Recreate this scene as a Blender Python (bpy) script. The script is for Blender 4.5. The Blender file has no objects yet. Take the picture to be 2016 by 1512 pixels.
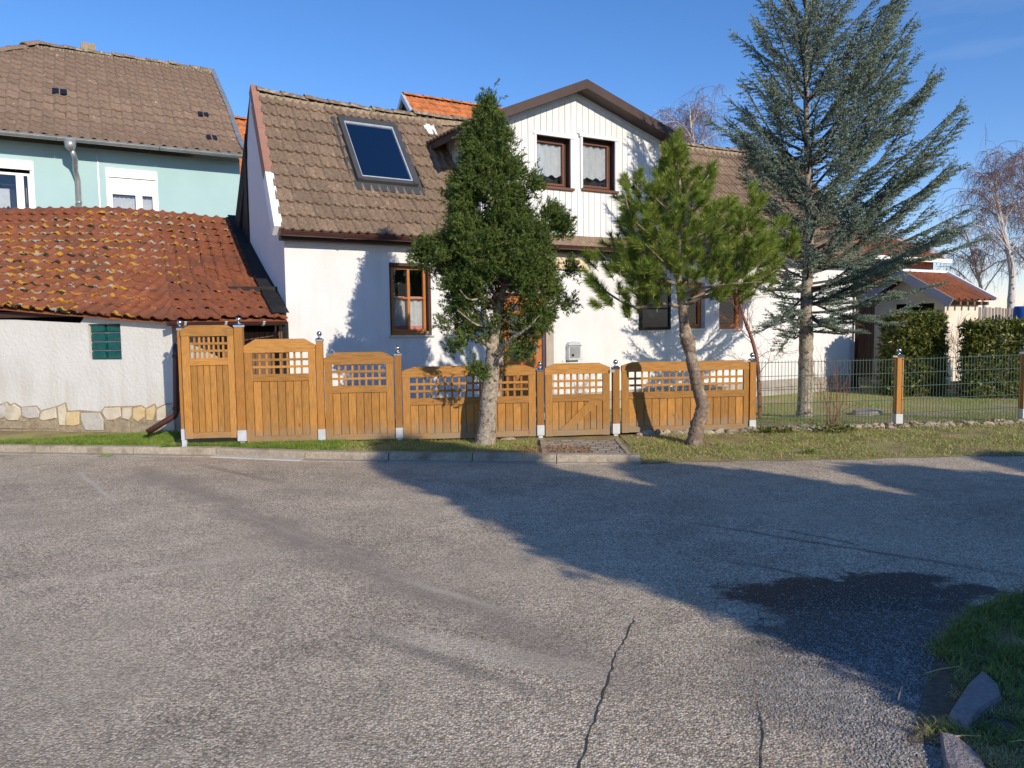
import bpy, math, random
import numpy as np
from mathutils import Matrix, Vector
random.seed(7); rng = np.random.default_rng(11)
scene = bpy.context.scene
col = scene.collection

# ---------------------------------------------------------------- camera, sky, sun, exposure
FL, PITCH, ROLL, EYE = 1510.0, math.radians(4.35), 0.012, 1.63
fwd = Vector((0, math.cos(PITCH), -math.sin(PITCH)))
rgt = Vector((math.cos(ROLL), 0, -math.sin(ROLL))); rgt = (rgt - fwd * rgt.dot(fwd)).normalized()
upv = rgt.cross(fwd)
cam_data = bpy.data.cameras.new('camera'); cam = bpy.data.objects.new('camera', cam_data); col.objects.link(cam)
cam_data.sensor_width = 36.0; cam_data.lens = FL / 2016 * 36.0; cam_data.clip_end = 2000; cam_data.clip_start = 0.05
cam.matrix_world = Matrix(((rgt.x, upv.x, -fwd.x, 0), (rgt.y, upv.y, -fwd.y, 0), (rgt.z, upv.z, -fwd.z, EYE), (0, 0, 0, 1)))
scene.camera = cam

SUN_EL = math.radians(24.0)
SUN_H = Vector((0.567, -0.823, 0)).normalized()
SUN_DIR = Vector((SUN_H.x * math.cos(SUN_EL), SUN_H.y * math.cos(SUN_EL), math.sin(SUN_EL)))
world = bpy.data.worlds.new('World'); scene.world = world; world.use_nodes = True
wn = world.node_tree; wn.nodes.clear()
w_out = wn.nodes.new('ShaderNodeOutputWorld'); w_bg = wn.nodes.new('ShaderNodeBackground'); w_sky = wn.nodes.new('ShaderNodeTexSky')
w_sky.sky_type = 'NISHITA'; w_sky.sun_disc = False; w_sky.sun_elevation = SUN_EL
w_sky.sun_rotation = math.atan2(SUN_H.x, SUN_H.y)
w_sky.air_density = 1.0; w_sky.dust_density = 0.0; w_sky.ozone_density = 5.0
w_bg.inputs[1].default_value = 0.14
w_hs = wn.nodes.new('ShaderNodeHueSaturation'); w_hs.inputs['Saturation'].default_value = 1.17; wn.links.new(w_sky.outputs[0], w_hs.inputs['Color']); w_tc = wn.nodes.new('ShaderNodeTexCoord'); w_mp = wn.nodes.new('ShaderNodeMapping'); w_mp.inputs['Scale'].default_value = (1.2, .9, 7.0); w_mp.inputs['Rotation'].default_value = (0, .28, 0); w_mp.inputs['Location'].default_value = (.75, 0, .4)
w_ns = wn.nodes.new('ShaderNodeTexNoise'); w_ns.inputs['Scale'].default_value = 1.6; w_ns.inputs['Detail'].default_value = 5; w_rp = wn.nodes.new('ShaderNodeMapRange'); w_rp.inputs[1].default_value = .54; w_rp.inputs[2].default_value = .80; w_rp.inputs[4].default_value = .22
w_mx = wn.nodes.new('ShaderNodeMixRGB'); w_mx.inputs[2].default_value = (5.5, 5.9, 6.6, 1)
wn.links.new(w_tc.outputs['Generated'], w_mp.inputs[0]); wn.links.new(w_mp.outputs[0], w_ns.inputs['Vector']); wn.links.new(w_ns.outputs['Fac'], w_rp.inputs[0]); wn.links.new(w_rp.outputs[0], w_mx.inputs[0]); w_tint = wn.nodes.new('ShaderNodeMixRGB'); w_tint.blend_type = 'MULTIPLY'; w_tint.inputs[0].default_value = 1; w_tint.inputs[2].default_value = (1.08, .87, .93, 1); wn.links.new(w_hs.outputs[0], w_tint.inputs[1]); wn.links.new(w_tint.outputs[0], w_mx.inputs[1]); wn.links.new(w_mx.outputs[0], w_bg.inputs[0]); wn.links.new(w_bg.outputs[0], w_out.inputs[0])
sun_data = bpy.data.lights.new('sun', 'SUN'); sun = bpy.data.objects.new('sun', sun_data); col.objects.link(sun)
sun_data.energy = 3.6; sun_data.angle = math.radians(0.5); sun_data.color = (1.0, 0.87, 0.70)
sun.rotation_euler = SUN_DIR.to_track_quat('Z', 'Y').to_euler()
scene.view_settings.view_transform = 'Standard'; scene.view_settings.look = 'None'
scene.view_settings.gamma = 1.0; scene.view_settings.exposure = 0.40
scene.view_settings.use_curve_mapping = False
scene.cycles.max_bounces = 6; scene.cycles.transparent_max_bounces = 12

# ---------------------------------------------------------------- surveying: sight lines met with real planes
def ray(x, y): return (fwd + rgt * ((x - 1008) / FL) + upv * ((756 - y) / FL))
def on_plane(x, y, p, n):
    d = ray(x, y); c = Vector((0, 0, EYE)); t = (Vector(p) - c).dot(n) / d.dot(n); return c + d * t
def on_ground(x, y, z=0.0): return on_plane(x, y, (0, 0, z), Vector((0, 0, 1)))
def at_depth(x, y, Y): return on_plane(x, y, (0, Y, 0), Vector((0, 1, 0)))

# ---------------------------------------------------------------- materials
def nodes_of(m): return m.node_tree.nodes, m.node_tree.links
def mat(name, c1, c2=None, scale=8.0, rough=0.8, bump=0.0, bscale=60.0, metal=0.0, spec=0.3, objvar=0.0, c3=None, s3=1.2, t3=(0.5, 0.62),
        stretch=None, island=0.0, coat=0.0, detail=6.0, translucent=0.0, contrast=(0.3, 0.7)):
    m = bpy.data.materials.new(name); m.use_nodes = True
    N, L = nodes_of(m); b = N['Principled BSDF']
    b.inputs['Roughness'].default_value = rough; b.inputs['Metallic'].default_value = metal
    b.inputs['Specular IOR Level'].default_value = spec; b.inputs['Coat Weight'].default_value = coat
    geo = N.new('ShaderNodeNewGeometry'); pos = geo.outputs['Position']
    if stretch:
        tc = N.new('ShaderNodeTexCoord'); oi = N.new('ShaderNodeObjectInfo'); ad = N.new('ShaderNodeVectorMath'); ad.operation = 'MULTIPLY_ADD'
        ad.inputs[1].default_value = (1, 1, 1); L.new(tc.outputs['Object'], ad.inputs[0])
        cb = N.new('ShaderNodeCombineXYZ'); ml = N.new('ShaderNodeMath'); ml.operation = 'MULTIPLY'; ml.inputs[1].default_value = 37.0
        L.new(oi.outputs['Random'], ml.inputs[0]); L.new(ml.outputs[0], cb.inputs[0]); L.new(ml.outputs[0], cb.inputs[2]); L.new(cb.outputs[0], ad.inputs[2])
        mp = N.new('ShaderNodeMapping'); mp.inputs['Scale'].default_value = stretch; L.new(ad.outputs[0], mp.inputs[0]); pos = mp.outputs[0]
    n1 = N.new('ShaderNodeTexNoise'); n1.inputs['Scale'].default_value = scale; n1.inputs['Detail'].default_value = detail; n1.inputs['Roughness'].default_value = 0.62
    L.new(pos, n1.inputs['Vector'])
    r1 = N.new('ShaderNodeValToRGB'); r1.color_ramp.elements[0].position = contrast[0]; r1.color_ramp.elements[1].position = contrast[1]
    c2 = c2 or c1
    r1.color_ramp.elements[0].color = (*c1, 1); r1.color_ramp.elements[1].color = (*c2, 1)
    L.new(n1.outputs['Fac'], r1.inputs[0]); c = r1.outputs[0]
    if c3:
        n3 = N.new('ShaderNodeTexNoise'); n3.inputs['Scale'].default_value = s3; n3.inputs['Detail'].default_value = 5; L.new(geo.outputs['Position'], n3.inputs['Vector'])
        r3 = N.new('ShaderNodeValToRGB'); r3.color_ramp.elements[0].position = t3[0]; r3.color_ramp.elements[1].position = t3[1]
        L.new(n3.outputs['Fac'], r3.inputs[0]); mx = N.new('ShaderNodeMixRGB'); L.new(r3.outputs[0], mx.inputs[0]); L.new(c, mx.inputs[1])
        mx.inputs[2].default_value = (*c3, 1); c = mx.outputs[0]
    if objvar or island:
        oi = N.new('ShaderNodeObjectInfo'); mr = N.new('ShaderNodeMapRange')
        v = objvar or island; mr.inputs[3].default_value = 1 - v; mr.inputs[4].default_value = 1 + v
        L.new(oi.outputs['Random'] if objvar else geo.outputs['Random Per Island'], mr.inputs[0])
        vm = N.new('ShaderNodeVectorMath'); vm.operation = 'SCALE'; L.new(c, vm.inputs[0]); L.new(mr.outputs[0], vm.inputs['Scale']); c = vm.outputs[0]
    L.new(c, b.inputs['Base Color'])
    if bump:
        nb = N.new('ShaderNodeTexNoise'); nb.inputs['Scale'].default_value = bscale; nb.inputs['Detail'].default_value = 5
        L.new(pos if stretch else geo.outputs['Position'], nb.inputs['Vector'])
        bp = N.new('ShaderNodeBump'); bp.inputs['Strength'].default_value = bump; bp.inputs['Distance'].default_value = 0.02
        L.new(nb.outputs['Fac'], bp.inputs['Height']); L.new(bp.outputs[0], b.inputs['Normal'])
    if translucent:
        tr = N.new('ShaderNodeBsdfTranslucent'); L.new(c, tr.inputs[0]); ms = N.new('ShaderNodeMixShader'); ms.inputs[0].default_value = translucent
        L.new(b.outputs[0], ms.inputs[1]); L.new(tr.outputs[0], ms.inputs[2]); L.new(ms.outputs[0], N['Material Output'].inputs[0])
    return m

M = {}
M['white'] = mat('white_render', (.66, .67, .68), (.73, .74, .75), 1.6, .9, .35, 55, c3=(.58, .58, .55), s3=.8, t3=(.6, .8))
def grime(m, z0, z1, c, amt):
    N, L = nodes_of(m); b = N['Principled BSDF']; src = b.inputs['Base Color'].links[0].from_socket; geo = N.new('ShaderNodeNewGeometry'); sp = N.new('ShaderNodeSeparateXYZ'); L.new(geo.outputs['Position'], sp.inputs[0])
    mp = N.new('ShaderNodeMapping'); mp.inputs['Scale'].default_value = (5, 5, .5); L.new(geo.outputs['Position'], mp.inputs[0]); n = N.new('ShaderNodeTexNoise'); n.inputs['Scale'].default_value = 1.6; n.inputs['Detail'].default_value = 7; L.new(mp.outputs[0], n.inputs['Vector'])
    lo = N.new('ShaderNodeMapRange'); lo.inputs[1].default_value = z0; lo.inputs[2].default_value = z1; lo.inputs[3].default_value = .22; lo.inputs[4].default_value = 0; L.new(sp.outputs['Z'], lo.inputs[0])
    ad = N.new('ShaderNodeMath'); L.new(n.outputs['Fac'], ad.inputs[0]); L.new(lo.outputs[0], ad.inputs[1]); mr = N.new('ShaderNodeMapRange'); mr.inputs[1].default_value = .52; mr.inputs[2].default_value = .85; mr.inputs[4].default_value = amt; L.new(ad.outputs[0], mr.inputs[0])
    mx = N.new('ShaderNodeMixRGB'); L.new(mr.outputs[0], mx.inputs[0]); L.new(src, mx.inputs[1]); mx.inputs[2].default_value = (*c, 1); L.new(mx.outputs[0], b.inputs['Base Color'])
M['whiteold'] = mat('old_white_render', (.57, .57, .545), (.65, .65, .62), 1.1, .9, .5, 22, c3=(.50, .50, .46), s3=.7, t3=(.55, .8))
grime(M['white'], .0, .8, (.46, .44, .40), .22); grime(M['whiteold'], .3, 1.1, (.42, .38, .29), .4)
M['board_white'] = mat('white_painted_board', (.66, .67, .67), (.76, .77, .77), 3, .6, .15, 40, objvar=.035, stretch=(6, 6, .6), c3=(.58, .56, .50), s3=5, t3=(.7, .76))
M['tile_brown'] = mat('brown_concrete_tile', (.135, .095, .064), (.30, .215, .15), 26, .9, .5, 120, objvar=.16, c3=(.33, .27, .19), s3=9, t3=(.58, .75))
M['tile_far'] = mat('far_brown_tile', (.19, .13, .09), (.30, .215, .155), 14, .9, .4, 80, objvar=.10, c3=(.50, .45, .36), s3=6.5, t3=(.68, .72))
M['tile_orange'] = mat('orange_clay_tile', (.46, .14, .045), (.66, .24, .08), 9, .75, .3, 60, objvar=.12, c3=(.35, .14, .06), s3=3)
M['ridge'] = mat('ridge_concrete', (.15, .115, .085), (.26, .20, .15), 22, .95, .6, 70, objvar=.15, c3=(.36, .31, .23), s3=12, t3=(.5, .62))
M['mortar'] = mat('lime_mortar', (.22, .17, .11), (.44, .36, .25), 20, .95, .8, 60)
M['brownmetal'] = mat('brown_gutter_plastic', (.060, .022, .018), (.085, .034, .026), 4, .32, 0, spec=.5)
M['browntrim'] = mat('brown_fascia', (.055, .034, .028), (.075, .048, .040), 3, .5, .05, 50)
M['pinkbrown'] = mat('rusty_verge_metal', (.30, .15, .105), (.36, .20, .15), 4, .6)
M['whitemetal'] = mat('white_verge_metal', (.70, .72, .74), (.82, .83, .84), 4, .45)
M['zinc'] = mat('grey_zinc', (.30, .32, .33), (.46, .48, .49), 5, .38, .05, 30, metal=.55, spec=.5)
M['zinclight'] = mat('galvanised_steel', (.50, .53, .55), (.66, .69, .71), 12, .45, .05, 60, metal=.3, spec=.5)
M['chrome'] = mat('polished_steel', (.55, .54, .53), (.72, .71, .70), 20, .2, metal=1.0)
M['black'] = mat('black_tar_and_shade', (.010, .010, .011), (.022, .022, .023), 9, .75, .3, 30)  # real tar, and shade put into black for openings, gaps and rear verge
M['blackgloss'] = mat('black_gloss', (.008, .008, .010), (.012, .012, .014), 4, .15, spec=.5)
M['darkroom'] = mat('dark_room', (.018, .018, .02), (.03, .03, .032), 2, .9)  # near black stands for the unlit rooms behind the panes
M['sky_reflection'] = mat('painted_sky_reflection', (.5, .6, .75), (.6, .7, .8), 2, .9)  # pale blue stands for sky mirrored in the roof window
M['teal'] = mat('mint_blue_render', (.345, .52, .535), (.385, .565, .58), 1.2, .85, .12, 90)
M['pvc'] = mat('white_plastic', (.80, .80, .78), (.84, .84, .82), 3, .4)
M['windowwood'] = mat('orange_window_wood', (.36, .12, .028), (.50, .20, .05), 14, .42, .1, 30, stretch=(10, 10, 1.2), coat=.2)
M['darkwood'] = mat('dark_brown_wood', (.045, .022, .016), (.075, .036, .025), 12, .6, .2, 30, stretch=(10, 10, 1.2))
M['redwood'] = mat('red_brown_sash', (.13, .05, .03), (.20, .085, .05), 12, .5, stretch=(10, 10, 1.2))
M['plankbrown'] = mat('brown_plank', (.14, .078, .055), (.21, .125, .085), 10, .75, .3, 30, stretch=(12, 12, .9), objvar=.15)
M['cloth'] = mat('white_net_curtain', (.70, .72, .74), (.84, .85, .86), 9, .9, translucent=.35)
M['redcloth'] = mat('red_check_trim', (.50, .12, .14), (.72, .40, .42), 60, .9)
M['cream'] = mat('cream_panel', (.62, .52, .34), (.70, .60, .42), 6, .7)
M['beige'] = mat('beige_stone_reveal', (.36, .31, .27), (.44, .39, .34), 8, .85, .2)
M['plinth'] = mat('grey_plinth_block', (.30, .27, .235), (.42, .38, .335), 7, .9, .5, 50, objvar=.1)
M['kerb'] = mat('kerb_concrete', (.33, .275, .20), (.52, .45, .35), 30, .95, .7, 90, objvar=.07, c3=(.24, .20, .14), s3=5, t3=(.5, .7))
M['paver'] = mat('grey_paver', (.22, .185, .155), (.33, .285, .245), 20, .9, .5, 80, objvar=.14)
M['strip'] = mat('pale_concrete_strip', (.27, .235, .19), (.40, .355, .30), 12, .9, .4, 60, objvar=.08)
M['whitestrip'] = mat('white_strip', (.46, .44, .41), (.58, .56, .52), 8, .9, .3)
M['stone'] = mat('field_stone', (.27, .23, .165), (.46, .41, .32), 14, .95, .8, 40, objvar=.22, c3=(.15, .14, .08), s3=7, t3=(.55, .7))
M['stonelight'] = mat('pale_flagstone', (.50, .44, .33), (.66, .60, .48), 9, .9, .4, 40, c3=(.38, .33, .24), s3=6, t3=(.55, .75))
M['stoneyellow'] = mat('yellow_flagstone', (.52, .39, .20), (.66, .52, .30), 9, .9, .4, 40, c3=(.34, .26, .16), s3=6, t3=(.55, .75))
M['stonegrey'] = mat('grey_flagstone', (.42, .40, .36), (.54, .52, .47), 8, .9, .4, 40, c3=(.30, .27, .22), s3=6, t3=(.55, .75))
M['stonedark'] = mat('mossy_flagstone', (.22, .175, .12), (.40, .33, .23), 11, .95, .6, 40)
M['crack'] = mat('crack_dirt', (.05, .042, .035), (.10, .085, .07), 60, .95)
M['cornersoil'] = mat('corner_soil', (.10, .08, .055), (.20, .16, .11), 30, .95, .8, 80)
M['rock'] = mat('granite_kerb_rock', (.22, .19, .18), (.36, .32, .31), 40, .9, .6, 90)
M['barkgrey'] = mat('grey_bark', (.20, .165, .125), (.44, .385, .31), 22, .95, 1.0, 34, contrast=(.35, .65), c3=(.10, .08, .055), s3=14, t3=(.58, .68))
M['barkdark'] = mat('dark_branch_bark', (.06, .05, .04), (.12, .10, .085), 14, .95)
M['barkbrown'] = mat('brown_bark', (.13, .09, .065), (.30, .235, .18), 24, .95, 1.0, 30, c3=(.38, .32, .25), s3=6, t3=(.5, .65))
M['birch'] = mat('birch_bark', (.42, .40, .38), (.60, .58, .56), 6, .8, c3=(.12, .10, .09), s3=6, t3=(.62, .68))
M['birchtwig'] = mat('birch_twig', (.17, .105, .10), (.25, .16, .15), 3, .8)
M['twigred'] = mat('red_twig', (.20, .08, .06), (.30, .14, .10), 6, .8)
M['juniper'] = mat('juniper_green', (.05, .095, .02), (.14, .19, .04), 5.0, .75, island=.38, c3=(.15, .13, .045), s3=3.2, t3=(.58, .8), translucent=.18)
M['deadleaf'] = mat('dead_juniper', (.22, .12, .05), (.30, .17, .08), 9, .9, island=.3)
M['pine'] = mat('pine_needle', (.115, .195, .028), (.36, .425, .08), 5.5, .6, island=.35, translucent=.34)
M['pinecand'] = mat('pine_bud', (.40, .27, .13), (.5, .36, .2), 9, .8)
M['cedar'] = mat('blue_cedar_needle', (.155, .215, .165), (.32, .385, .30), 4.0, .7, island=.32, c3=(.15, .185, .085), s3=1.6, t3=(.55, .75), translucent=.15)
M['farconifer'] = mat('conifer_needle', (.03, .05, .02), (.06, .09, .035), 3, .8, island=.3)
M['hedge'] = mat('hedge_leaf', (.075, .105, .020), (.18, .20, .04), 6, .42, spec=.5, island=.45, c3=(.26, .23, .07), s3=3, t3=(.55, .75), translucent=.15)
M['blade'] = mat('grass_blade', (.14, .23, .035), (.32, .42, .085), 6, .7, island=.32, translucent=.3)
M['drygrass'] = mat('dry_grass_blade', (.36, .30, .12), (.66, .56, .28), 6, .8, island=.32, translucent=.25)
M['fgblade'] = mat('foreground_grass', (.11, .19, .04), (.30, .36, .11), 12, .7, island=.4, translucent=.3)
M['straw'] = mat('straw', (.55, .42, .20), (.66, .52, .28), 8, .8)
M['leaflitter'] = mat('brown_leaf', (.20, .11, .06), (.34, .20, .11), 8, .9, island=.4)
M['gravel'] = mat('gravel_stone', (.16, .155, .15), (.36, .34, .32), 12, .85, island=.5)
M['fencewire'] = mat('green_fence_wire', (.035, .075, .055), (.05, .095, .07), 4, .45, spec=.5)
M['corrugated'] = mat('red_corrugated', (.50, .11, .05), (.62, .16, .07), 2, .6)
M['greyfascia'] = mat('grey_fascia_paint', (.30, .31, .36), (.36, .37, .42), 2, .6)
M['creamwall'] = mat('flaking_cream_wall', (.60, .53, .42), (.74, .68, .58), 3, .9, .3, 30, c3=(.58, .44, .20), s3=1.4, t3=(.6, .75))
M['greywood'] = mat('grey_picket', (.22, .19, .165), (.34, .30, .27), 9, .9, .2, 30, stretch=(10, 10, 1), objvar=.12)
M['bluetarp'] = mat('blue_tarp', (.02, .10, .42), (.03, .14, .5), 3, .5)
M['skyfg'] = mat('window_grey', (.075, .08, .083), (.10, .105, .11), 4, .4, metal=.3)

def wood_mat(name, a, b_, c, st=(14, 14, 1.0)):
    m = mat(name, a, b_, 7, .58, .25, 26, stretch=st, objvar=.2, c3=c, s3=6, t3=(.62, .8), contrast=(.25, .75))
    N, L = nodes_of(m); b = N['Principled BSDF']
    # weathering: boards grey out near the ground
    src = b.inputs['Base Color'].links[0].from_socket
    geo = N.new('ShaderNodeNewGeometry'); sx = N.new('ShaderNodeSeparateXYZ'); L.new(geo.outputs['Position'], sx.inputs[0])
    nn = N.new('ShaderNodeTexNoise'); nn.inputs['Scale'].default_value = 9; nn.inputs['Detail'].default_value = 6; L.new(geo.outputs['Position'], nn.inputs['Vector'])
    ml = N.new('ShaderNodeMath'); ml.operation = 'MULTIPLY_ADD'; ml.inputs[1].default_value = -.55; L.new(nn.outputs['Fac'], ml.inputs[0]); L.new(sx.outputs['Z'], ml.inputs[2])
    mr = N.new('ShaderNodeMapRange'); mr.inputs[1].default_value = -.16; mr.inputs[2].default_value = .09; mr.inputs[3].default_value = .8; mr.inputs[4].default_value = 0
    L.new(ml.outputs[0], mr.inputs[0])
    mx = N.new('ShaderNodeMixRGB'); L.new(mr.outputs[0], mx.inputs[0]); L.new(src, mx.inputs[1]); mx.inputs[2].default_value = (.26, .215, .15, 1)
    # knots
    tc = N.new('ShaderNodeTexCoord'); vo = N.new('ShaderNodeTexVoronoi'); vo.inputs['Scale'].default_value = 4.5; mp = N.new('ShaderNodeMapping'); mp.inputs['Scale'].default_value = (1, 1, .55)
    L.new(geo.outputs['Position'], mp.inputs[0]); L.new(mp.outputs[0], vo.inputs['Vector'])
    mk = N.new('ShaderNodeMapRange'); mk.inputs[1].default_value = .02; mk.inputs[2].default_value = .085; mk.inputs[3].default_value = .65; mk.inputs[4].default_value = 0
    L.new(vo.outputs['Distance'], mk.inputs[0])
    mx2 = N.new('ShaderNodeMixRGB'); L.new(mk.outputs[0], mx2.inputs[0]); L.new(mx.outputs[0], mx2.inputs[1]); mx2.inputs[2].default_value = (.10, .045, .015, 1)
    L.new(mx2.outputs[0], b.inputs['Base Color'])
    return m
M['fence'] = wood_mat('honey_stained_wood', (.235, .105, .022), (.53, .265, .066), (.24, .13, .05))
M['fence_h'] = wood_mat('honey_rail_wood', (.235, .105, .022), (.53, .265, .066), (.24, .13, .05), (1.0, 14, 14))
M['fencepost'] = wood_mat('honey_post_wood', (.27, .115, .022), (.44, .205, .045), (.22, .11, .04))

def glass_mat(name, tint=(.8, .85, .9), refl=.35):
    m = bpy.data.materials.new(name); m.use_nodes = True; N, L = nodes_of(m); N.remove(N['Principled BSDF'])
    tr = N.new('ShaderNodeBsdfTransparent'); tr.inputs[0].default_value = (*tint, 1)
    gl = N.new('ShaderNodeBsdfGlossy'); gl.inputs['Roughness'].default_value = .02; gl.inputs[0].default_value = (.9, .93, 1, 1)
    lw = N.new('ShaderNodeFresnel'); lw.inputs[0].default_value = 1.5
    ad = N.new('ShaderNodeMath'); ad.operation = 'MULTIPLY_ADD'; ad.inputs[1].default_value = 1.0; ad.inputs[2].default_value = refl - .04; ad.use_clamp = True; L.new(lw.outputs[0], ad.inputs[0])
    ms = N.new('ShaderNodeMixShader'); L.new(ad.outputs[0], ms.inputs[0]); L.new(tr.outputs[0], ms.inputs[1]); L.new(gl.outputs[0], ms.inputs[2])
    L.new(ms.outputs[0], N['Material Output'].inputs[0]); return m
M['glass'] = glass_mat('window_glass', (.93,.95,.96), refl=.04)
M['skyglass'] = glass_mat('roof_window_glass', (.5, .6, .78), refl=.26)

def tealblock():
    m = mat('teal_glass_block', (.004, .05, .045), (.01, .12, .105), 18, .12, spec=.8)
    N, L = nodes_of(m); b = N['Principled BSDF']; geo = N.new('ShaderNodeNewGeometry'); wv = N.new('ShaderNodeTexWave'); wv.inputs['Scale'].default_value = 14; wv.bands_direction = 'Z'
    L.new(geo.outputs['Position'], wv.inputs['Vector']); bp = N.new('ShaderNodeBump'); bp.inputs['Strength'].default_value = .5; bp.inputs['Distance'].default_value = .01
    L.new(wv.outputs['Fac'], bp.inputs['Height']); L.new(bp.outputs[0], b.inputs['Normal']); return m
M['block'] = tealblock()

def lichen_tile():
    m = mat('lichen_clay_tile', (.20, .062, .030), (.34, .118, .052), 10, .85, .5, 90, objvar=.09, c3=(.17, .07, .04), s3=2, t3=(.45, .75))
    N, L = nodes_of(m); b = N['Principled BSDF']; src = b.inputs['Base Color'].links[0].from_socket
    geo = N.new('ShaderNodeNewGeometry'); tc = N.new('ShaderNodeTexCoord'); sx = N.new('ShaderNodeSeparateXYZ'); L.new(tc.outputs['Object'], sx.inputs[0])
    # the lichen sits on the low end of each tile and thins out to the right
    low = N.new('ShaderNodeMapRange'); low.inputs[1].default_value = .0; low.inputs[2].default_value = .20; low.inputs[3].default_value = .14; low.inputs[4].default_value = -.12; L.new(sx.outputs['Y'], low.inputs[0])
    sp = N.new('ShaderNodeSeparateXYZ'); L.new(geo.outputs['Position'], sp.inputs[0])
    rt = N.new('ShaderNodeMapRange'); rt.inputs[1].default_value = -6.3; rt.inputs[2].default_value = -4.4; rt.inputs[3].default_value = .0; rt.inputs[4].default_value = -.22; L.new(sp.outputs['X'], rt.inputs[0])
    for i, (cc, sc, th, seed) in enumerate([((.52, .27, .030), 8.5, .60, 0), ((.42, .39, .31), 8.0, .66, 20), ((.03, .035, .015), 7.0, .69, 40)]):
        mp = N.new('ShaderNodeMapping'); mp.inputs['Location'].default_value = (seed, seed, seed); L.new(geo.outputs['Position'], mp.inputs[0])
        n = N.new('ShaderNodeTexNoise'); n.inputs['Scale'].default_value = sc; n.inputs['Detail'].default_value = 4; L.new(mp.outputs[0], n.inputs['Vector'])
        a = N.new('ShaderNodeMath'); L.new(n.outputs['Fac'], a.inputs[0]); L.new(low.outputs[0], a.inputs[1])
        a2 = N.new('ShaderNodeMath'); L.new(a.outputs[0], a2.inputs[0]); L.new(rt.outputs[0], a2.inputs[1])
        mr = N.new('ShaderNodeMapRange'); mr.inputs[1].default_value = th; mr.inputs[2].default_value = th + .02; L.new(a2.outputs[0], mr.inputs[0])
        mx = N.new('ShaderNodeMixRGB'); L.new(mr.outputs[0], mx.inputs[0]); L.new(src, mx.inputs[1]); mx.inputs[2].default_value = (*cc, 1); src = mx.outputs[0]
    L.new(src, b.inputs['Base Color']); return m
M['tile_lichen'] = lichen_tile()

# ---------------------------------------------------------------- mesh tools
class MB:
    def __init__(s): s.v = []; s.f = []; s.m = []
    def add(s, vs, fs, mi=0):
        o = len(s.v); s.v += [tuple(v) for v in vs]; s.f += [tuple(i + o for i in f) for f in fs]; s.m += [mi] * len(fs); return s
    def box(s, x0, x1, y0, y1, z0, z1, mi=0):
        return s.add([(x0, y0, z0), (x1, y0, z0), (x1, y1, z0), (x0, y1, z0), (x0, y0, z1), (x1, y0, z1), (x1, y1, z1), (x0, y1, z1)],
                     [(0, 3, 2, 1), (4, 5, 6, 7), (0, 1, 5, 4), (1, 2, 6, 5), (2, 3, 7, 6), (3, 0, 4, 7)], mi)
    def prism(s, pts, y0, y1, mi=0):   # polygon in x,z extruded along y
        n = len(pts); vs = [(x, y0, z) for x, z in pts] + [(x, y1, z) for x, z in pts]
        return s.add(vs, [tuple(range(n)), tuple(range(2 * n - 1, n - 1, -1))] + [(i, i + n, (i + 1) % n + n, (i + 1) % n) for i in range(n)], mi)
    def hexa(s, p, mi=0):              # eight corners: bottom loop then top loop
        return s.add(p, [(0, 3, 2, 1), (4, 5, 6, 7), (0, 1, 5, 4), (1, 2, 6, 5), (2, 3, 7, 6), (3, 0, 4, 7)], mi)
    def beam(s, a, b, w, h, up=(0, 0, 1), mi=0):
        a = Vector(a); b = Vector(b); d = (b - a).normalized(); side = d.cross(Vector(up)).normalized() * (w / 2); t = side.cross(d).normalized() * (h / 2)
        return s.hexa([a - side - t, a + side - t, a + side + t, a - side + t, b - side - t, b + side - t, b + side + t, b - side + t], mi)
    def tube(s, path, rad, n=8, cap=True, mi=0, wob=0.0):
        path = [Vector(p) for p in path]; rad = rad if hasattr(rad, '__len__') else [rad] * len(path); vs = []; ref = Vector((.31, .2, .93)).normalized()
        prev = None
        for i, p in enumerate(path):
            d = (path[min(i + 1, len(path) - 1)] - path[max(i - 1, 0)]).normalized()
            if prev is None:
                a = d.cross(ref if abs(d.dot(ref)) < .95 else Vector((1, 0, 0))).normalized()
            else: a = (prev - d * prev.dot(d)).normalized()
            prev = a; b = d.cross(a)
            for k in range(n):
                t = 2 * math.pi * k / n; r = rad[i] * (1 + wob * random.uniform(-1, 1)); vs.append(p + (a * math.cos(t) + b * math.sin(t)) * r)
        fs = [(i * n + k, i * n + (k + 1) % n, (i + 1) * n + (k + 1) % n, (i + 1) * n + k) for i in range(len(path) - 1) for k in range(n)]
        if cap: fs += [tuple(range(n - 1, -1, -1)), tuple(range((len(path) - 1) * n, len(path) * n))]
        return s.add(vs, fs, mi)
    def lathe(s, prof, c=(0, 0, 0), n=16, mi=0):
        vs = [(c[0] + r * math.cos(2 * math.pi * k / n), c[1] + r * math.sin(2 * math.pi * k / n), c[2] + z) for r, z in prof for k in range(n)]
        fs = [(i * n + k, i * n + (k + 1) % n, (i + 1) * n + (k + 1) % n, (i + 1) * n + k) for i in range(len(prof) - 1) for k in range(n)]
        fs += [tuple(range(n - 1, -1, -1)), tuple(range((len(prof) - 1) * n, len(prof) * n))]
        return s.add(vs, fs, mi)
    def mesh(s, name, mats, smooth=False):
        me = bpy.data.meshes.new(name); me.from_pydata(s.v, [], s.f)
        for m_ in (mats if isinstance(mats, (list, tuple)) else [mats]): me.materials.append(M[m_])
        me.polygons.foreach_set('material_index', s.m)
        if smooth: me.polygons.foreach_set('use_smooth', [True] * len(s.f))
        me.update(); return me
    def build(s, name, mats, parent=None, smooth=False, loc=None):
        return put(name, s.mesh(name, mats, smooth), parent, loc)

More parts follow.
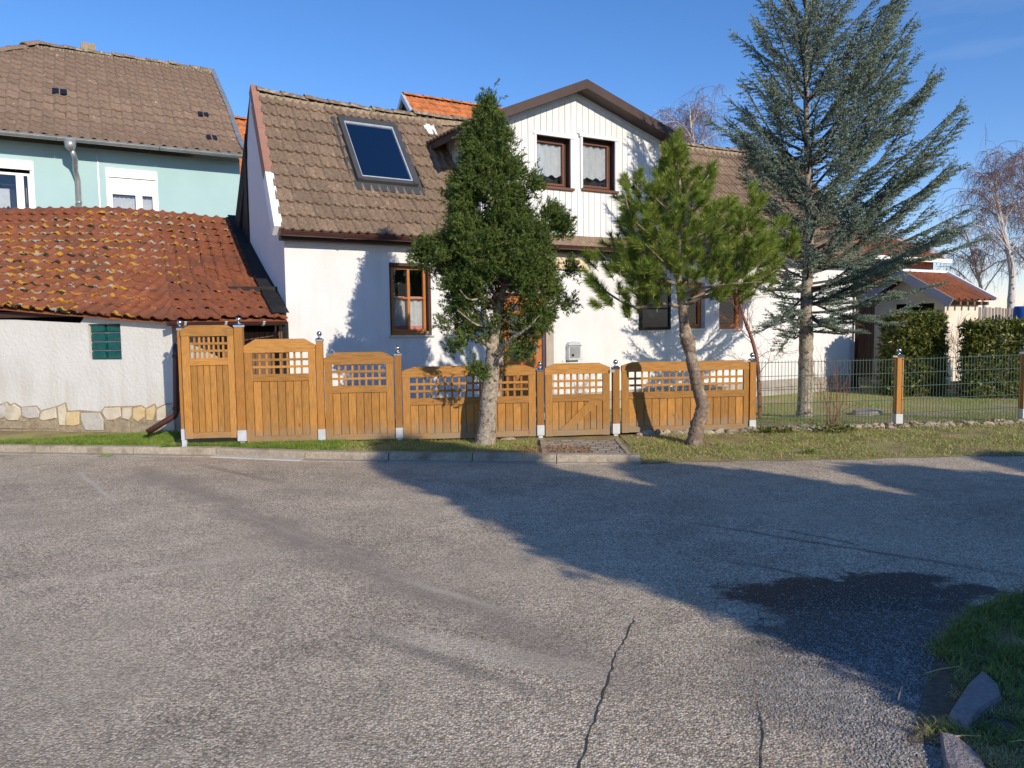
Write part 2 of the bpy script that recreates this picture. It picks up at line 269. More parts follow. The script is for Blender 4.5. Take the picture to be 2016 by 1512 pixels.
def put(name, me, parent=None, loc=None, mw=None):
    o = bpy.data.objects.new(name, me); col.objects.link(o)
    if parent: o.parent = parent
    if loc is not None: o.location = loc
    if mw is not None: o.matrix_local = mw
    return o
def thing(name, label, cat, loc=(0, 0, 0), rz=0.0, group=None):
    o = bpy.data.objects.new(name, None); col.objects.link(o); o.location = loc; o.rotation_euler = (0, 0, rz); o.empty_display_size = .1
    tag(o, label, cat, group); return o
def tag(o, label=None, cat=None, group=None, kind=None):
    for k, v in (('label', label), ('category', cat), ('group', group), ('kind', kind)):
        if v: o[k] = v
    return o
def tri_mesh(name, V, mat_name, nper=3, parent=None, smooth=False):   # V: (n*nper, 3), one polygon every nper vertices
    V = np.ascontiguousarray(V, dtype=np.float32).reshape(-1, 3); nf = len(V) // nper
    me = bpy.data.meshes.new(name); me.vertices.add(len(V)); me.vertices.foreach_set('co', V.ravel())
    me.loops.add(nf * nper); me.loops.foreach_set('vertex_index', np.arange(nf * nper, dtype=np.int32))
    me.polygons.add(nf); me.polygons.foreach_set('loop_start', np.arange(0, nf * nper, nper, dtype=np.int32))
    me.materials.append(M[mat_name]); me.update(calc_edges=True)
    return put(name, me, parent)
def unit(a): return a / np.maximum(np.linalg.norm(a, axis=-1, keepdims=True), 1e-9)
def spikes(P, D, k, size, L, w, spread, jit=0.01, fwdb=0.6):
    """P (n,3) stem starts, D (n,3) directions; k thin leaves along each stem -> triangle soup"""
    n = len(P); s = rng.random((n, k, 1)); size = np.asarray(size).reshape(-1, 1, 1) if np.ndim(size) else size
    base = P[:, None, :] + D[:, None, :] * s * size + rng.normal(0, jit, (n, k, 3))
    ld = unit(D[:, None, :] * fwdb + unit(rng.normal(size=(n, k, 3))) * spread)
    wv = unit(np.cross(ld, rng.normal(size=(n, k, 3)))) * (w * (0.6 + .8 * rng.random((n, k, 1)))) / 2
    tip = base + ld * (L * (0.6 + .8 * rng.random((n, k, 1))))
    return np.stack([base - wv, base + wv, tip], axis=2).reshape(-1, 3)

# ---------------------------------------------------------------- house frame (local x along the front, y into the house)
TH = math.radians(30.7)
P0 = at_depth(565, 650, 12.0); P0.z = 0
U_ = Vector((math.cos(TH), math.sin(TH), 0)); N_ = Vector((-math.sin(TH), math.cos(TH), 0))
def H(x, y, d=0.0, org=P0):                # sight line met with a plane parallel to the house front, d metres behind it
    q = on_plane(x, y, org + N_ * d, N_); return (q - org).dot(U_), q.z

# ---------------------------------------------------------------- ground
def ground_z(x, y):
    return 0.0
def sheet(name, pts, z, m, kind='structure', sub=None):
    me = bpy.data.meshes.new(name); me.from_pydata([(x, y, z) for x, y in pts], [], [tuple(range(len(pts)))]); me.materials.append(M[m])
    return tag(put(name, me), kind=kind)

def road_material():
    m = bpy.data.materials.new('worn_asphalt'); m.use_nodes = True; N, L = nodes_of(m); b = N['Principled BSDF']
    b.inputs['Specular IOR Level'].default_value = .25
    geo = N.new('ShaderNodeNewGeometry'); P = geo.outputs['Position']
    def noise(s, d=6, r=.6, vec=P, loc=None, scl=None):
        if loc or scl:
            mp = N.new('ShaderNodeMapping'); mp.inputs['Location'].default_value = loc or (0, 0, 0); mp.inputs['Scale'].default_value = scl or (1, 1, 1); L.new(vec, mp.inputs[0]); vec = mp.outputs[0]
        n = N.new('ShaderNodeTexNoise'); n.inputs['Scale'].default_value = s; n.inputs['Detail'].default_value = d; n.inputs['Roughness'].default_value = r; L.new(vec, n.inputs['Vector']); return n.outputs['Fac']
    def ramp(f, stops):
        r = N.new('ShaderNodeValToRGB'); e = r.color_ramp.elements
        while len(e) < len(stops): e.new(.5)
        for el, (p, c) in zip(e, stops): el.position = p; el.color = (*c, 1) if hasattr(c, '__len__') else (c, c, c, 1)
        L.new(f, r.inputs[0]); return r.outputs[0]
    def mix(f, a, c, mode='MIX'):
        x = N.new('ShaderNodeMixRGB'); x.blend_type = mode
        if isinstance(f, float): x.inputs[0].default_value = f
        else: L.new(f, x.inputs[0])
        for i, q in ((1, a), (2, c)):
            if hasattr(q, 'links') or not hasattr(q, '__len__'): L.new(q, x.inputs[i])
            else: x.inputs[i].default_value = (*q, 1)
        return x.outputs[0]
    def mth(op, a, c=None, d=None):
        x = N.new('ShaderNodeMath'); x.operation = op
        for i, q in enumerate((a, c, d)):
            if q is None: continue
            if isinstance(q, (int, float)): x.inputs[i].default_value = q
            else: L.new(q, x.inputs[i])
        return x.outputs[0]
    # aggregate: stones in binder
    vo = N.new('ShaderNodeTexVoronoi'); vo.inputs['Scale'].default_value = 95; L.new(P, vo.inputs['Vector'])
    vc = N.new('ShaderNodeSeparateColor'); L.new(vo.outputs['Color'], vc.inputs[0])
    agg = ramp(vc.outputs[0], [(0, (.34, .29, .235)), (.5, (.64, .55, .44)), (.85, (.88, .76, .62)), (1, (.98, .87, .73))])
    rim = ramp(vo.outputs['Distance'], [(.25, 1), (.75, .50)])
    base = mix(1.0, agg, rim, 'MULTIPLY')
    fine = ramp(noise(260, 3), [(.3, .72), (.7, 1.25)]); base = mix(1.0, base, fine, 'MULTIPLY')
    big = ramp(noise(.55, 7, .62), [(.30, .74), (.5, 1.0), (.70, 1.18)]); base = mix(1.0, base, big, 'MULTIPLY')
    mid = ramp(noise(3.2, 8, .7), [(.3, .80), (.7, 1.18)]); base = mix(1.0, base, mid, 'MULTIPLY')
    warm = ramp(noise(.8, 4, .5, loc=(9, 3, 0)), [(.45, 0), (.75, .55)]); base = mix(warm, base, (.46, .40, .32), 'MIX')
    sp = N.new('ShaderNodeSeparateXYZ'); L.new(P, sp.inputs[0]); X, Y = sp.outputs['X'], sp.outputs['Y']
    wob = noise(1.3, 6, .65)
    wobs = mth('MULTIPLY_ADD', wob, 1.0, -.5)
    # smoother, darker trench patch running down the road from upper left to lower right
    def band(ax, ay, bx, by, half, soft, wamp):
        dx, dy = bx - ax, by - ay; l = math.hypot(dx, dy); nx, ny = -dy / l, dx / l
        dd = mth('ADD', mth('MULTIPLY', X, nx), mth('MULTIPLY', Y, ny)); dd = mth('ADD', dd, -(ax * nx + ay * ny))
        dd = mth('MULTIPLY_ADD', wobs, wamp, dd); ab = mth('ABSOLUTE', dd)
        al = mth('ADD', mth('MULTIPLY', X, dx / l), mth('MULTIPLY', Y, dy / l)); al = mth('ADD', al, -(ax * dx + ay * dy) / l)
        mr = N.new('ShaderNodeMapRange'); mr.inputs[1].default_value = half - soft; mr.inputs[2].default_value = half + soft; mr.inputs[3].default_value = 1; mr.inputs[4].default_value = 0; L.new(ab, mr.inputs[0])
        e1 = N.new('ShaderNodeMapRange'); e1.inputs[1].default_value = -.1; e1.inputs[2].default_value = .5; L.new(al, e1.inputs[0])
        e2 = N.new('ShaderNodeMapRange'); e2.inputs[1].default_value = l - .5; e2.inputs[2].default_value = l + .2; e2.inputs[3].default_value = 1; e2.inputs[4].default_value = 0; L.new(al, e2.inputs[0])
        return mth('MULTIPLY', mth('MULTIPLY', mr.outputs[0], e1.outputs[0]), e2.outputs[0])
    g = lambda x, y: on_ground(x, y)
    a, c = g(270, 920), g(1290, 1370)
    tr = band(a.x, a.y, c.x, c.y, .18, .11, .75)
    base = mix(mth('MULTIPLY', tr, .58), base, (.235, .205, .18))
    for (q, r_, hw, k, cc) in [((240, 925), (900, 1170), .022, .12, (.62, .57, .50)), ((760, 1130), (1010, 1210), .03, .4, (.66, .60, .52)), ((150, 925), (230, 990), .02, .5, (.66, .62, .56)), ((20, 1160), (560, 1085), .05, .35, (.60, .54, .46)), ((700, 1230), (1180, 1330), .10, .35, (.62, .56, .48)), ((0, 1027), (200, 1000), .02, .5, (.24, .215, .19)), ((380, 912), (560, 952), .05, .5, (.22, .19, .17)),
                               ((1340, 1025), (2016, 1135), .025, .6, (.06, .06, .06)), ((1400, 1095), (1750, 1165), .02, .6, (.07, .07, .07)), ((1490, 1400), (1500, 1512), .012, .85, (.05, .045, .04)),
                               ((700, 1240), (1130, 1390), .05, .55, (.20, .18, .17))]:
        a, c = g(*q), g(*r_); bb = band(a.x, a.y, c.x, c.y, hw, .02, .12); base = mix(mth('MULTIPLY', bb, k), base, cc)
    # wet patch at the right edge
    def blob(cx, cy, rx, ry, amp, lo=.82, hi=1.12):
        ex = mth('MULTIPLY_ADD', X, 1 / rx, -cx / rx); ey = mth('MULTIPLY_ADD', Y, 1 / ry, -cy / ry)
        d = mth('SQRT', mth('ADD', mth('MULTIPLY', ex, ex), mth('MULTIPLY', ey, ey)))
        d = mth('MULTIPLY_ADD', mth('MULTIPLY_ADD', noise(2.6, 8, .7), 1.0, -.5), amp, d); d = mth('MULTIPLY_ADD', mth('MULTIPLY_ADD', noise(24, 6, .8), 1.0, -.5), .9, d)
        mr = N.new('ShaderNodeMapRange'); mr.inputs[1].default_value = lo; mr.inputs[2].default_value = hi; mr.inputs[3].default_value = 1; mr.inputs[4].default_value = 0; mr.interpolation_type = 'SMOOTHSTEP'; L.new(d, mr.inputs[0]); return mr.outputs[0]
    w1, w2 = g(1700, 1170), g(1640, 1215)
    w3 = g(1800, 1150); wet = mth('MAXIMUM', mth('MAXIMUM', blob(w1.x, w1.y, .78, .36, 2.4), blob(w3.x, w3.y + .1, .30, .16, 2.0)), mth('MULTIPLY', blob(w2.x + .18, w2.y - .16, .62, .85, 2.0), .84))
    base = mix(mth('MULTIPLY', wet, .94), base, (.020, .021, .023))
    gr = g(1700, 1340); gz = blob(gr.x + .1, gr.y, .75, .85, 1.2, .7, 1.1); base = mix(mth('MULTIPLY', gz, .42), base, (.115, .098, .082))
    ed = N.new('ShaderNodeMapRange'); ed.inputs[1].default_value = 8.3; ed.inputs[2].default_value = 9.2; L.new(Y, ed.inputs[0])
    base = mix(1.0, base, (1.0, .965, .885), 'MULTIPLY'); L.new(base, b.inputs['Base Color'])
    rg = N.new('ShaderNodeMapRange'); rg.inputs[3].default_value = .85; rg.inputs[4].default_value = .55; L.new(wet, rg.inputs[0]); L.new(rg.outputs[0], b.inputs['Roughness'])
    hb = mth('ADD', mth('MULTIPLY', vo.outputs['Distance'], -.9), mth('MULTIPLY', noise(38, 4), .9)); hb = mth('MULTIPLY', hb, mth('MULTIPLY_ADD', tr, -.6, 1.0))
    bp = N.new('ShaderNodeBump'); bp.inputs['Strength'].default_value = .75; bp.inputs['Distance'].default_value = .006; L.new(hb, bp.inputs['Height']); L.new(bp.outputs[0], b.inputs['Normal'])
    return m
M['road'] = road_material()
def dirt_grass(name, gA, gB, dirt, sc, lo, hi):
    m = mat(name, gA, gB, 30, .95, .8, 90); N, L = nodes_of(m); b = N['Principled BSDF']; src = b.inputs['Base Color'].links[0].from_socket
    geo = N.new('ShaderNodeNewGeometry'); n = N.new('ShaderNodeTexNoise'); n.inputs['Scale'].default_value = sc; n.inputs['Detail'].default_value = 6; L.new(geo.outputs['Position'], n.inputs['Vector'])
    mr = N.new('ShaderNodeMapRange'); mr.inputs[1].default_value = lo; mr.inputs[2].default_value = hi; L.new(n.outputs['Fac'], mr.inputs[0])
    mx = N.new('ShaderNodeMixRGB'); L.new(mr.outputs[0], mx.inputs[0]); L.new(src, mx.inputs[1]); mx.inputs[2].default_value = (*dirt, 1); L.new(mx.outputs[0], b.inputs['Base Color']); return m
M['verge'] = dirt_grass('verge_soil', (.24, .22, .08), (.42, .37, .16), (.26, .19, .11), 3, .45, .62)
M['yard'] = dirt_grass('yard_soil', (.24, .25, .08), (.42, .40, .15), (.44, .34, .23), .9, .5, .6)
M['field'] = mat('far_meadow', (.10, .13, .04), (.16, .18, .06), .4, .95)

sheet('terrain', [(-900, -900), (900, -900), (900, 900), (-900, 900)], -.30, 'field')
sheet('road', [(-60, -40), (60, -40), (60, 9.6), (6.2, 9.45), (-2, 9.6), (-6, 10.4), (-12, 11.3), (-60, 13)], 0.0, 'road')

# kerb line (top front edge), left to right
kpx = [(-420, 866, .1), (-120, 874, .1), (0, 877, .1), (100, 878, .1), (262, 880, .1), (425, 882, .1), (600, 889, .1), (765, 891.5, .1), (930, 893, .1), (1096, 895, .1), (1262, 896, .1)]
kline = [on_ground(x, y, z) for x, y, z in kpx]
kerb = tag(MB().box(0, .01, 0, .01, 0, .01).build('kerb', 'kerb'), kind='structure')
for v in kerb.data.vertices: v.co = Vector((kline[5].x, kline[5].y + .05, .02)) + v.co
for i in range(len(kline) - 1):
    a, b = kline[i].copy(), kline[i + 1].copy(); d = (b - a).normalized(); n = Vector((-d.y, d.x, 0)); a += d * .006; b -= d * .006
    mb = MB(); K = 10
    prof = [(-.012, -.03), (-.002, .072 + random.uniform(-.004, .004)), (.018, .098), (.13, .10), (.135, -.03)]; vs = []
    for k in range(K + 1):
        p = a.lerp(b, k / K); dz = random.uniform(-.003, .003)
        vs += [Vector((p.x, p.y, 0)) + n * (o_ + random.uniform(-.003, .003)) + Vector((0, 0, z + dz)) for o_, z in prof]
    m_ = len(prof); fs = [(k * m_ + j, (k + 1) * m_ + j, (k + 1) * m_ + j + 1, k * m_ + j + 1) for k in range(K) for j in range(m_ - 1)] + [tuple(range(m_)), tuple(range(K * m_ + m_ - 1, K * m_ - 1, -1))]
    mb.add(vs, fs); mb.build('kerb_stone', 'kerb', kerb)
# flat gutter strip below the kerb
strip = tag(MB().box(kline[4].x, kline[4].x + .01, kline[4].y + .05, kline[4].y + .06, .0, .01).build('gutter_strip', 'strip'), kind='structure')
for i in range(1, len(kline) - 1):
    for h in range(2):
        a = kline[i].lerp(kline[i + 1], h / 2); b = kline[i].lerp(kline[i + 1], h / 2 + .5); d = (b - a).normalized(); n = Vector((-d.y, d.x, 0)); a += d * .004; b -= d * .004
        wdt = .13 if i < 7 else .07
        z1 = .012; q = [a - n * wdt, b - n * wdt, b - n * .01, a - n * .01]
        mb = MB(); mb.hexa([Vector((p.x, p.y, -.01)) for p in q] + [Vector((p.x, p.y, z1 + random.uniform(0, .003))) for p in q]); mb.build('strip_slab', 'whitestrip' if i == 5 else 'strip', strip)

# verge between kerb and fence, yard behind
def fence_y(x): return 10.48 + .125 * x
def surface(name, fx0, fx1, f0, f1, nx, ny, zf, m, kind='structure'):
    vs = []; fs = []
    for i in range(nx + 1):
        x = fx0 + (fx1 - fx0) * i / nx; a, b = f0(x), f1(x)
        for j in range(ny + 1):
            y = a + (b - a) * j / ny; vs.append((x, y, zf(x, y, j / ny)))
    fs = [(i * (ny + 1) + j, (i + 1) * (ny + 1) + j, (i + 1) * (ny + 1) + j + 1, i * (ny + 1) + j + 1) for i in range(nx) for j in range(ny)]
    me = bpy.data.meshes.new(name); me.from_pydata(vs, [], fs); me.materials.append(M[m]); me.polygons.foreach_set('use_smooth', [True] * len(fs)); return tag(put(name, me), kind=kind)
kx = [p.x for p in kline]; ky = [p.y for p in kline]
KEND = kline[-1].x
def kerb_y(x): return float(np.interp(x, kx, ky))
def edge_y(x): return float(np.interp(x, [KEND, 3.5, 6.1, 12], [ky[-1] + .02, 8.98, 9.12, 9.6])) + .05 * math.sin(5 * x) * math.sin(2.3 * x + 1)
def zyard(x, y): return float(np.clip(.10 - .055 * (y - fence_y(x)), -.06, .12))
def zverge(x, y, t):
    e = .085 if x < KEND else .004
    zb = np.interp(x, [-9, -4.5, -2, 0, 12], [.20, .17, .10, .075, .095])
    return float(e + (zb - e) * min(1, t * 1.6)) + .008 * math.sin(7 * x + 3 * y) * math.sin(5 * y) * min(1, 4 * t)
surface('grass_verge', -12, KEND - .02, lambda x: kerb_y(x) + .12, lambda x: 12.5, 70, 16, lambda x, y, t: zverge(x, y, t * 2.2), 'verge')
surface('roadside_verge', KEND + .0, 14, edge_y, lambda x: fence_y(x) + .1, 70, 12, zverge, 'verge')
surface('yard_ground', -4.45, 24, lambda x: fence_y(x) + .02, lambda x: 40, 60, 30, lambda x, y, t: zyard(x, y) + .02 * math.sin(1.7 * x + y) * math.sin(1.3 * y), 'yard')

# paved entrance in front of the gate
pav = tag(MB().box(.95, .96, 9.5, 9.51, .03, .05).build('entrance_path', 'paver'), kind='structure')
pts = [on_ground(*p, .1) for p in ((1072, 893), (1238, 893), (1213, 864), (1066, 864))]
A_, B_, C_, D_ = pts
rowsn = 8
for r_ in range(rowsn):
    off = .5 if r_ % 2 else 0
    nb = 6
    for c_ in range(-1, nb + 1):
        u0, u1 = (c_ + off) / nb, (c_ + 1 + off) / nb
        if u1 <= 0.01 or u0 >= .99: continue
        u0, u1 = max(0, u0), min(1, u1); v0, v1 = r_ / rowsn, (r_ + 1) / rowsn; g = .008
        def pp(u, v):
            return (A_.lerp(B_, u)).lerp(D_.lerp(C_, u), v)
        q = [pp(u0 + g, v0 + .03), pp(u1 - g, v0 + .03), pp(u1 - g, v1 - .03), pp(u0 + g, v1 - .03)]; zt = .098 + random.uniform(-.004, .004)
        MB().hexa([Vector((p.x, p.y, .03)) for p in q] + [Vector((p.x, p.y, zt)) for p in q]).build('paving_brick', 'paver', pav)
for (s0, s1) in ((D_, A_), (C_, B_)):
    for k in range(2):
        a, b = s0.lerp(s1, k / 2 + .01), s0.lerp(s1, (k + 1) / 2 - .01)
        MB().beam((a.x, a.y, .06), (b.x, b.y, .06), .05, .09).build('edging_stone', 'kerb', pav)

# ---------------------------------------------------------------- building helpers
def frame_of(o): return Matrix.Translation(o.location) @ Matrix.Rotation(o.rotation_euler.z, 4, 'Z')
def wall_holes(mb, x0, x1, z0, z1, holes, y=0.0, depth=.16, mi=0, top=None, mi_rev=None):
    """front wall at y with rectangular openings and reveals; top(x) gives a sloping top edge"""
    mi_rev = mi if mi_rev is None else mi_rev
    xs = sorted(set([x0, x1] + [h[0] for h in holes] + [h[1] for h in holes])); zs = sorted(set([z0, z1] + [h[2] for h in holes] + [h[3] for h in holes]))
    T = top or (lambda x: z1)
    for i in range(len(xs) - 1):
        for j in range(len(zs) - 1):
            cx, cz = (xs[i] + xs[i + 1]) / 2, (zs[j] + zs[j + 1]) / 2
            if any(h[0] < cx < h[1] and h[2] < cz < h[3] for h in holes): continue
            za, zb = zs[j], zs[j + 1]
            ta, tb = (T(xs[i]), T(xs[i + 1])) if j == len(zs) - 2 else (zb, zb)
            mb.add([(xs[i], y, za), (xs[i + 1], y, za), (xs[i + 1], y, tb), (xs[i], y, ta)], [(0, 1, 2, 3)], mi)
    for (a, b, c, d) in holes:
        mb.add([(a, y, c), (a, y, d), (a, y + depth, d), (a, y + depth, c)], [(0, 1, 2, 3)], mi_rev)
        mb.add([(b, y, c), (b, y + depth, c), (b, y + depth, d), (b, y, d)], [(0, 1, 2, 3)], mi_rev)
        mb.add([(a, y, d), (b, y, d), (b, y + depth, d), (a, y + depth, d)], [(0, 1, 2, 3)], mi_rev)
        mb.add([(a, y, c), (a, y + depth, c), (b, y + depth, c), (b, y, c)], [(0, 1, 2, 3)], mi_rev)
def frame_rect(mb, a, b, c, d, w, y0, y1, mi=0):
    mb.box(a, b, y0, y1, c, c + w, mi); mb.box(a, b, y0, y1, d - w, d, mi); mb.box(a, a + w, y0, y1, c + w, d - w, mi); mb.box(b - w, b, y0, y1, c + w, d - w, mi)
def curtain(name, a, b, c, d, y, parent, mat_='cloth', n=26, waves=6, amp=.02, scallop=0, band=None):
    mb = MB(); vs = []; fs = []
    for i in range(n + 1):
        x = a + (b - a) * i / n; yy = y + amp * math.sin(waves * 2 * math.pi * i / n + random.uniform(-.3, .3)); sc = scallop * abs(math.sin(3.2 * math.pi * i / n))
        vs += [(x, yy, c - sc), (x, yy, c + .06 - sc * .5), (x, yy * 1 + 0, d)]
    for i in range(n): fs += [(3 * i, 3 * i + 3, 3 * i + 4, 3 * i + 1), (3 * i + 1, 3 * i + 4, 3 * i + 5, 3 * i + 2)]
    mb.add(vs, fs); mb.m = [1 if (band and k % 2 == 0) else 0 for k in range(len(fs))]
    return mb.build(name, [mat_, band or mat_], parent, smooth=True)
def double_tile(w=.30, L=.40, h=.028, th=.022, waves=2, n=10, name='tile_mesh', mat_='tile_brown'):
    mb = MB(); vs = []
    def z(x): 
        ph = (x / w * waves) % 1.0
        return h * (max(0, math.cos((ph - .28) * 2 * math.pi * 1.0)) ** .8) + .004
    for x in [w * i / n for i in range(n + 1)]:
        vs += [(x, 0, z(x) + th), (x, L, z(x) * .95)]
    fs = [(2 * i, 2 * i + 2, 2 * i + 3, 2 * i + 1) for i in range(n)]; mb.add(vs, fs); ntop = len(fs)
    vs2 = []
    for x in [w * i / n for i in range(n + 1)]: vs2 += [(x, 0, z(x) + th), (x, .002, z(x) - .004)]
    mb.add(vs2, [(2 * i + 1, 2 * i + 3, 2 * i + 2, 2 * i) for i in range(n)])
    mb.add([(w, 0, z(w) + th), (w, L, z(w)), (w, L, -.01), (w, 0, -.01), (0, 0, z(0) + th), (0, L, z(0)), (0, L, -.01), (0, 0, -.01)], [(0, 3, 2, 1), (4, 5, 6, 7)])
    me = mb.mesh(name, mat_); sm = [i < ntop for i in range(len(me.polygons))]; me.polygons.foreach_set('use_smooth', sm); return me
def lay_tiles(parent, me, S, ncol, nrow, name='roof_tile', skip=None, limit=295, jit=.006, rot=.012, stuff='roof_tiles_far', w=.30, L=.40, wm=None):
    """S(a,b) -> point on the roof in the parent's space, a along the eave, b up the slope"""
    items = []
    for r in range(nrow):
        for c in range(ncol):
            a0, b0 = c / ncol, r / nrow
            if skip and skip(c + .5, r + .5, (c + .5) / ncol, (r + .5) / nrow): continue
            p = S(a0, b0); px = S(a0 + 1 / ncol, b0); py = S(a0, b0 + 1 / nrow)
            X = (px - p); Y = (py - p); sx = X.length / w; X.normalize(); Y = (Y - X * Y.dot(X)); sy = Y.length / L * 1.13; Y.normalize(); Z = X.cross(Y)
            j = random.gauss(0, rot); X2 = X * math.cos(j) + Y * math.sin(j); Y2 = Y * math.cos(j) - X * math.sin(j)
            q = p + Y * random.gauss(0, jit) + Z * random.gauss(0.004, jit * .35)
            m4 = Matrix(((X2.x * sx, Y2.x * sy, Z.x, q.x), (X2.y * sx, Y2.y * sy, Z.y, q.y), (X2.z * sx, Y2.z * sy, Z.z, q.z), (0, 0, 0, 1)))
            wpos = frame_of(parent) @ p; items.append(((wpos - Vector((0, 0, EYE))).length, m4, wpos))
    def infront(wp):
        v = wp - Vector((0, 0, EYE)); dd = v.dot(fwd)
        if dd <= 0: return False
        return abs(v.dot(rgt) / dd) < 1030 / FL
    items.sort(key=lambda t: (not infront(t[2]), t[0]))
    for d, m4, _ in items[:limit]: put(name, me, parent, mw=m4)
    rest = items[limit:]
    if rest:
        co = np.array([v.co[:] for v in me.vertices]); co1 = np.c_[co, np.ones(len(co))]; vs = []; fs = []; pf = [tuple(p.vertices) for p in me.polygons]
        for k, (d, m4, _) in enumerate(rest):
            vs += (co1 @ np.array(m4).T)[:, :3].tolist(); fs += [tuple(i + k * len(co) for i in f) for f in pf]
        m2 = bpy.data.meshes.new(stuff); m2.from_pydata(vs, [], fs); m2.materials.append(me.materials[0]); tag(put(stuff, m2, parent), kind='stuff')
def half_round(mb, a, b, r, mi=0, n=8, lip=.012):
    a, b = Vector(a), Vector(b); d = (b - a).normalized(); side = Vector((0, 0, 1)).cross(d).normalized(); vs = []
    for p in (a, b):
        for k in range(n + 1):
            t = math.pi * k / n; vs.append(p + side * (math.cos(t) * r) - Vector((0, 0, 1)) * (math.sin(t) * r))
    m_ = n + 1; mb.add(vs, [(k, k + 1, m_ + k + 1, m_ + k) for k in range(n)] + [tuple(range(m_)), tuple(range(2 * m_ - 1, m_ - 1, -1))], mi)
    for s in (1, -1): mb.tube([a + side * (s * r), b + side * (s * r)], lip, 6, mi=mi)
def ridge_tiles(parent, A, B, n, name='ridge_tile', m='ridge', r=.115, step=.012):
    A, B = Vector(A), Vector(B); d = (B - A) / n; dd = d.normalized(); L = d.length * 1.12
    mb = MB(); vs = []; K = 6
    for x, rr in ((0, r * 1.08), (L, r * .93)):
        for k in range(K + 1):
            t = math.pi * k / K; vs.append((x, math.cos(t) * rr, math.sin(t) * rr * .75 + (.014 if x == 0 else 0)))
        for k in range(K + 1):
            t = math.pi * k / K; vs.append((x, math.cos(t) * (rr - .02), math.sin(t) * (rr - .02) * .75))
    m_ = K + 1; fs = [(k, 2 * m_ + k, 2 * m_ + k + 1, k + 1) for k in range(K)] + [(k, k + 1, m_ + k + 1, m_ + k) for k in range(K)] + [(2 * m_ + k, 3 * m_ + k, 3 * m_ + k + 1, 2 * m_ + k + 1) for k in range(K)]
    mb.add(vs, fs); me = mb.mesh(name, m)
    side = Vector((0, 0, 1)).cross(dd).normalized(); up = dd.cross(side)
    for k in range(n):
        p = A + d * k + Vector((0, 0, random.uniform(-step, step))); x = dd + up * random.gauss(0, .02); x.normalize(); z = x.cross(side); 
        put(name, me, parent, mw=Matrix(((x.x, side.x, z.x, p.x), (x.y, side.y, z.y, p.y), (x.z, side.z, z.z, p.z), (0, 0, 0, 1))))

# ---------------------------------------------------------------- WHITE HOUSE
house = thing('white_house', 'white rendered house with brown tiled roof, white boarded dormer and dark gutter', 'house', P0, TH)
LEN, DEP = 14.05, 3.15
EZ0, RZ0, RZ1 = 3.12, 5.74, 5.96; RD = 1.95
W1 = (1.72, 2.47, 1.49, 2.70); DOOR = (3.86, 4.80, .12, 2.22); BW = (7.08, 7.90, 1.51, 2.55); W3 = (8.24, 8.92, 1.52, 2.50); W4 = (9.34, 10.08, 1.50, 2.48)
mb = MB(); wall_holes(mb, 0, LEN, .31, 3.08, [W1, (DOOR[0], DOOR[1], .31, DOOR[3]), W3, W4], depth=.20)
# gable ends and back
for x in (0, LEN):
    pts = [(x, 0, 0), (x, DEP, 0), (x, DEP, 3.05), (x, RD, RZ0 - .10), (x, 0, 3.08)]
    mb.add(pts, [(0, 1, 2, 3, 4)] if x else [(4, 3, 2, 1, 0)])
mb.add([(0, DEP, 0), (LEN, DEP, 0), (LEN, DEP, 3.05), (0, DEP, 3.05)], [(0, 1, 2, 3)])
mb.build('wall', 'white', house)
MB().box(.05, LEN - .05, .55, .60, 0, 3.0).box(.05, LEN - .05, .22, .55, 2.95, 3.0).build('dark_backing', 'darkroom', house)  # dark panel behind the windows, unlit rooms put into its colour
# plinth blocks on the right half, plain plinth on the left
for r_ in range(2):
    x = 4.9 if r_ == 0 else 4.6
    while x < LEN - .02:
        x1 = min(x + .78, LEN + .02); MB().box(x + .004, x1 - .004, -.035 - .004 * random.random(), .02, -.05 + r_ * .185, .125 + r_ * .185).build('plinth_block', 'plinth', house); x = x1
MB().box(0, 3.86, -.03, .0, -.05, .31).build('plinth', 'white', house)
# roof: eave and ridge with a slight sag
def RS(a, b):
    t0, t1 = -.13, 14.25; e = Vector((t0 + (t1 - t0) * a, -.26, EZ0 - .02)); k = Vector((.10 + (14.15 - .10) * a, RD, RZ0 + (RZ1 - RZ0) * a - .09 * math.sin(math.pi * min(1, a * 2.6)) * (1 if a < .385 else 0)))
    return e.lerp(k, b)
def plane_ts(x, y):     # pixel on the front roof slope -> (t, b)
    p, q, r3 = RS(.1, 0), RS(.1, 1), RS(.3, 0)
    Mx = frame_of(house); n = ((q - p).cross(r3 - p)).normalized(); n = Mx.to_3x3() @ n; w = on_plane(x, y, Mx @ p, n); l = Mx.inverted() @ w
    return l.x, (l.y + .26) / (RD + .26)
sk = [plane_ts(*p) for p in ((669, 241), (778, 252), (809.6, 369), (690, 360))]
SX0 = (sk[0][0] + sk[3][0]) / 2; SX1 = (sk[1][0] + sk[2][0]) / 2; SB1 = (sk[0][1] + sk[1][1]) / 2; SB0 = (sk[2][1] + sk[3][1]) / 2
print('skylight', SX0, SX1, SB0, SB1, sk)
DT0, DT1, DE0, DE1 = 3.50, 7.60, 5.12, 5.33     # dormer wall ends and eave heights
def skip_tile(c, r, a, b):
    p = RS(a, b)
    if SX0 + .02 < p.x < SX1 + .02 and SB0 + .0 < b < SB1 - .0: return True
    return DT0 + .1 < p.x < DT1 - .12
t_main = double_tile(.30, .40, .038, .034, 2, 12, 'main_tile', 'tile_brown')
lay_tiles(house, t_main, RS, 48, 11, skip=skip_tile, jit=.008)
mb = MB(); K = 24
vs = []; 
for i in range(K + 1):
    for b in (0, 1): p = RS(i / K, b); vs.append(p + Vector((0, .03, -.03)))
    p = RS(i / K, 1); vs.append(Vector((p.x, DEP + .25, 3.0)))
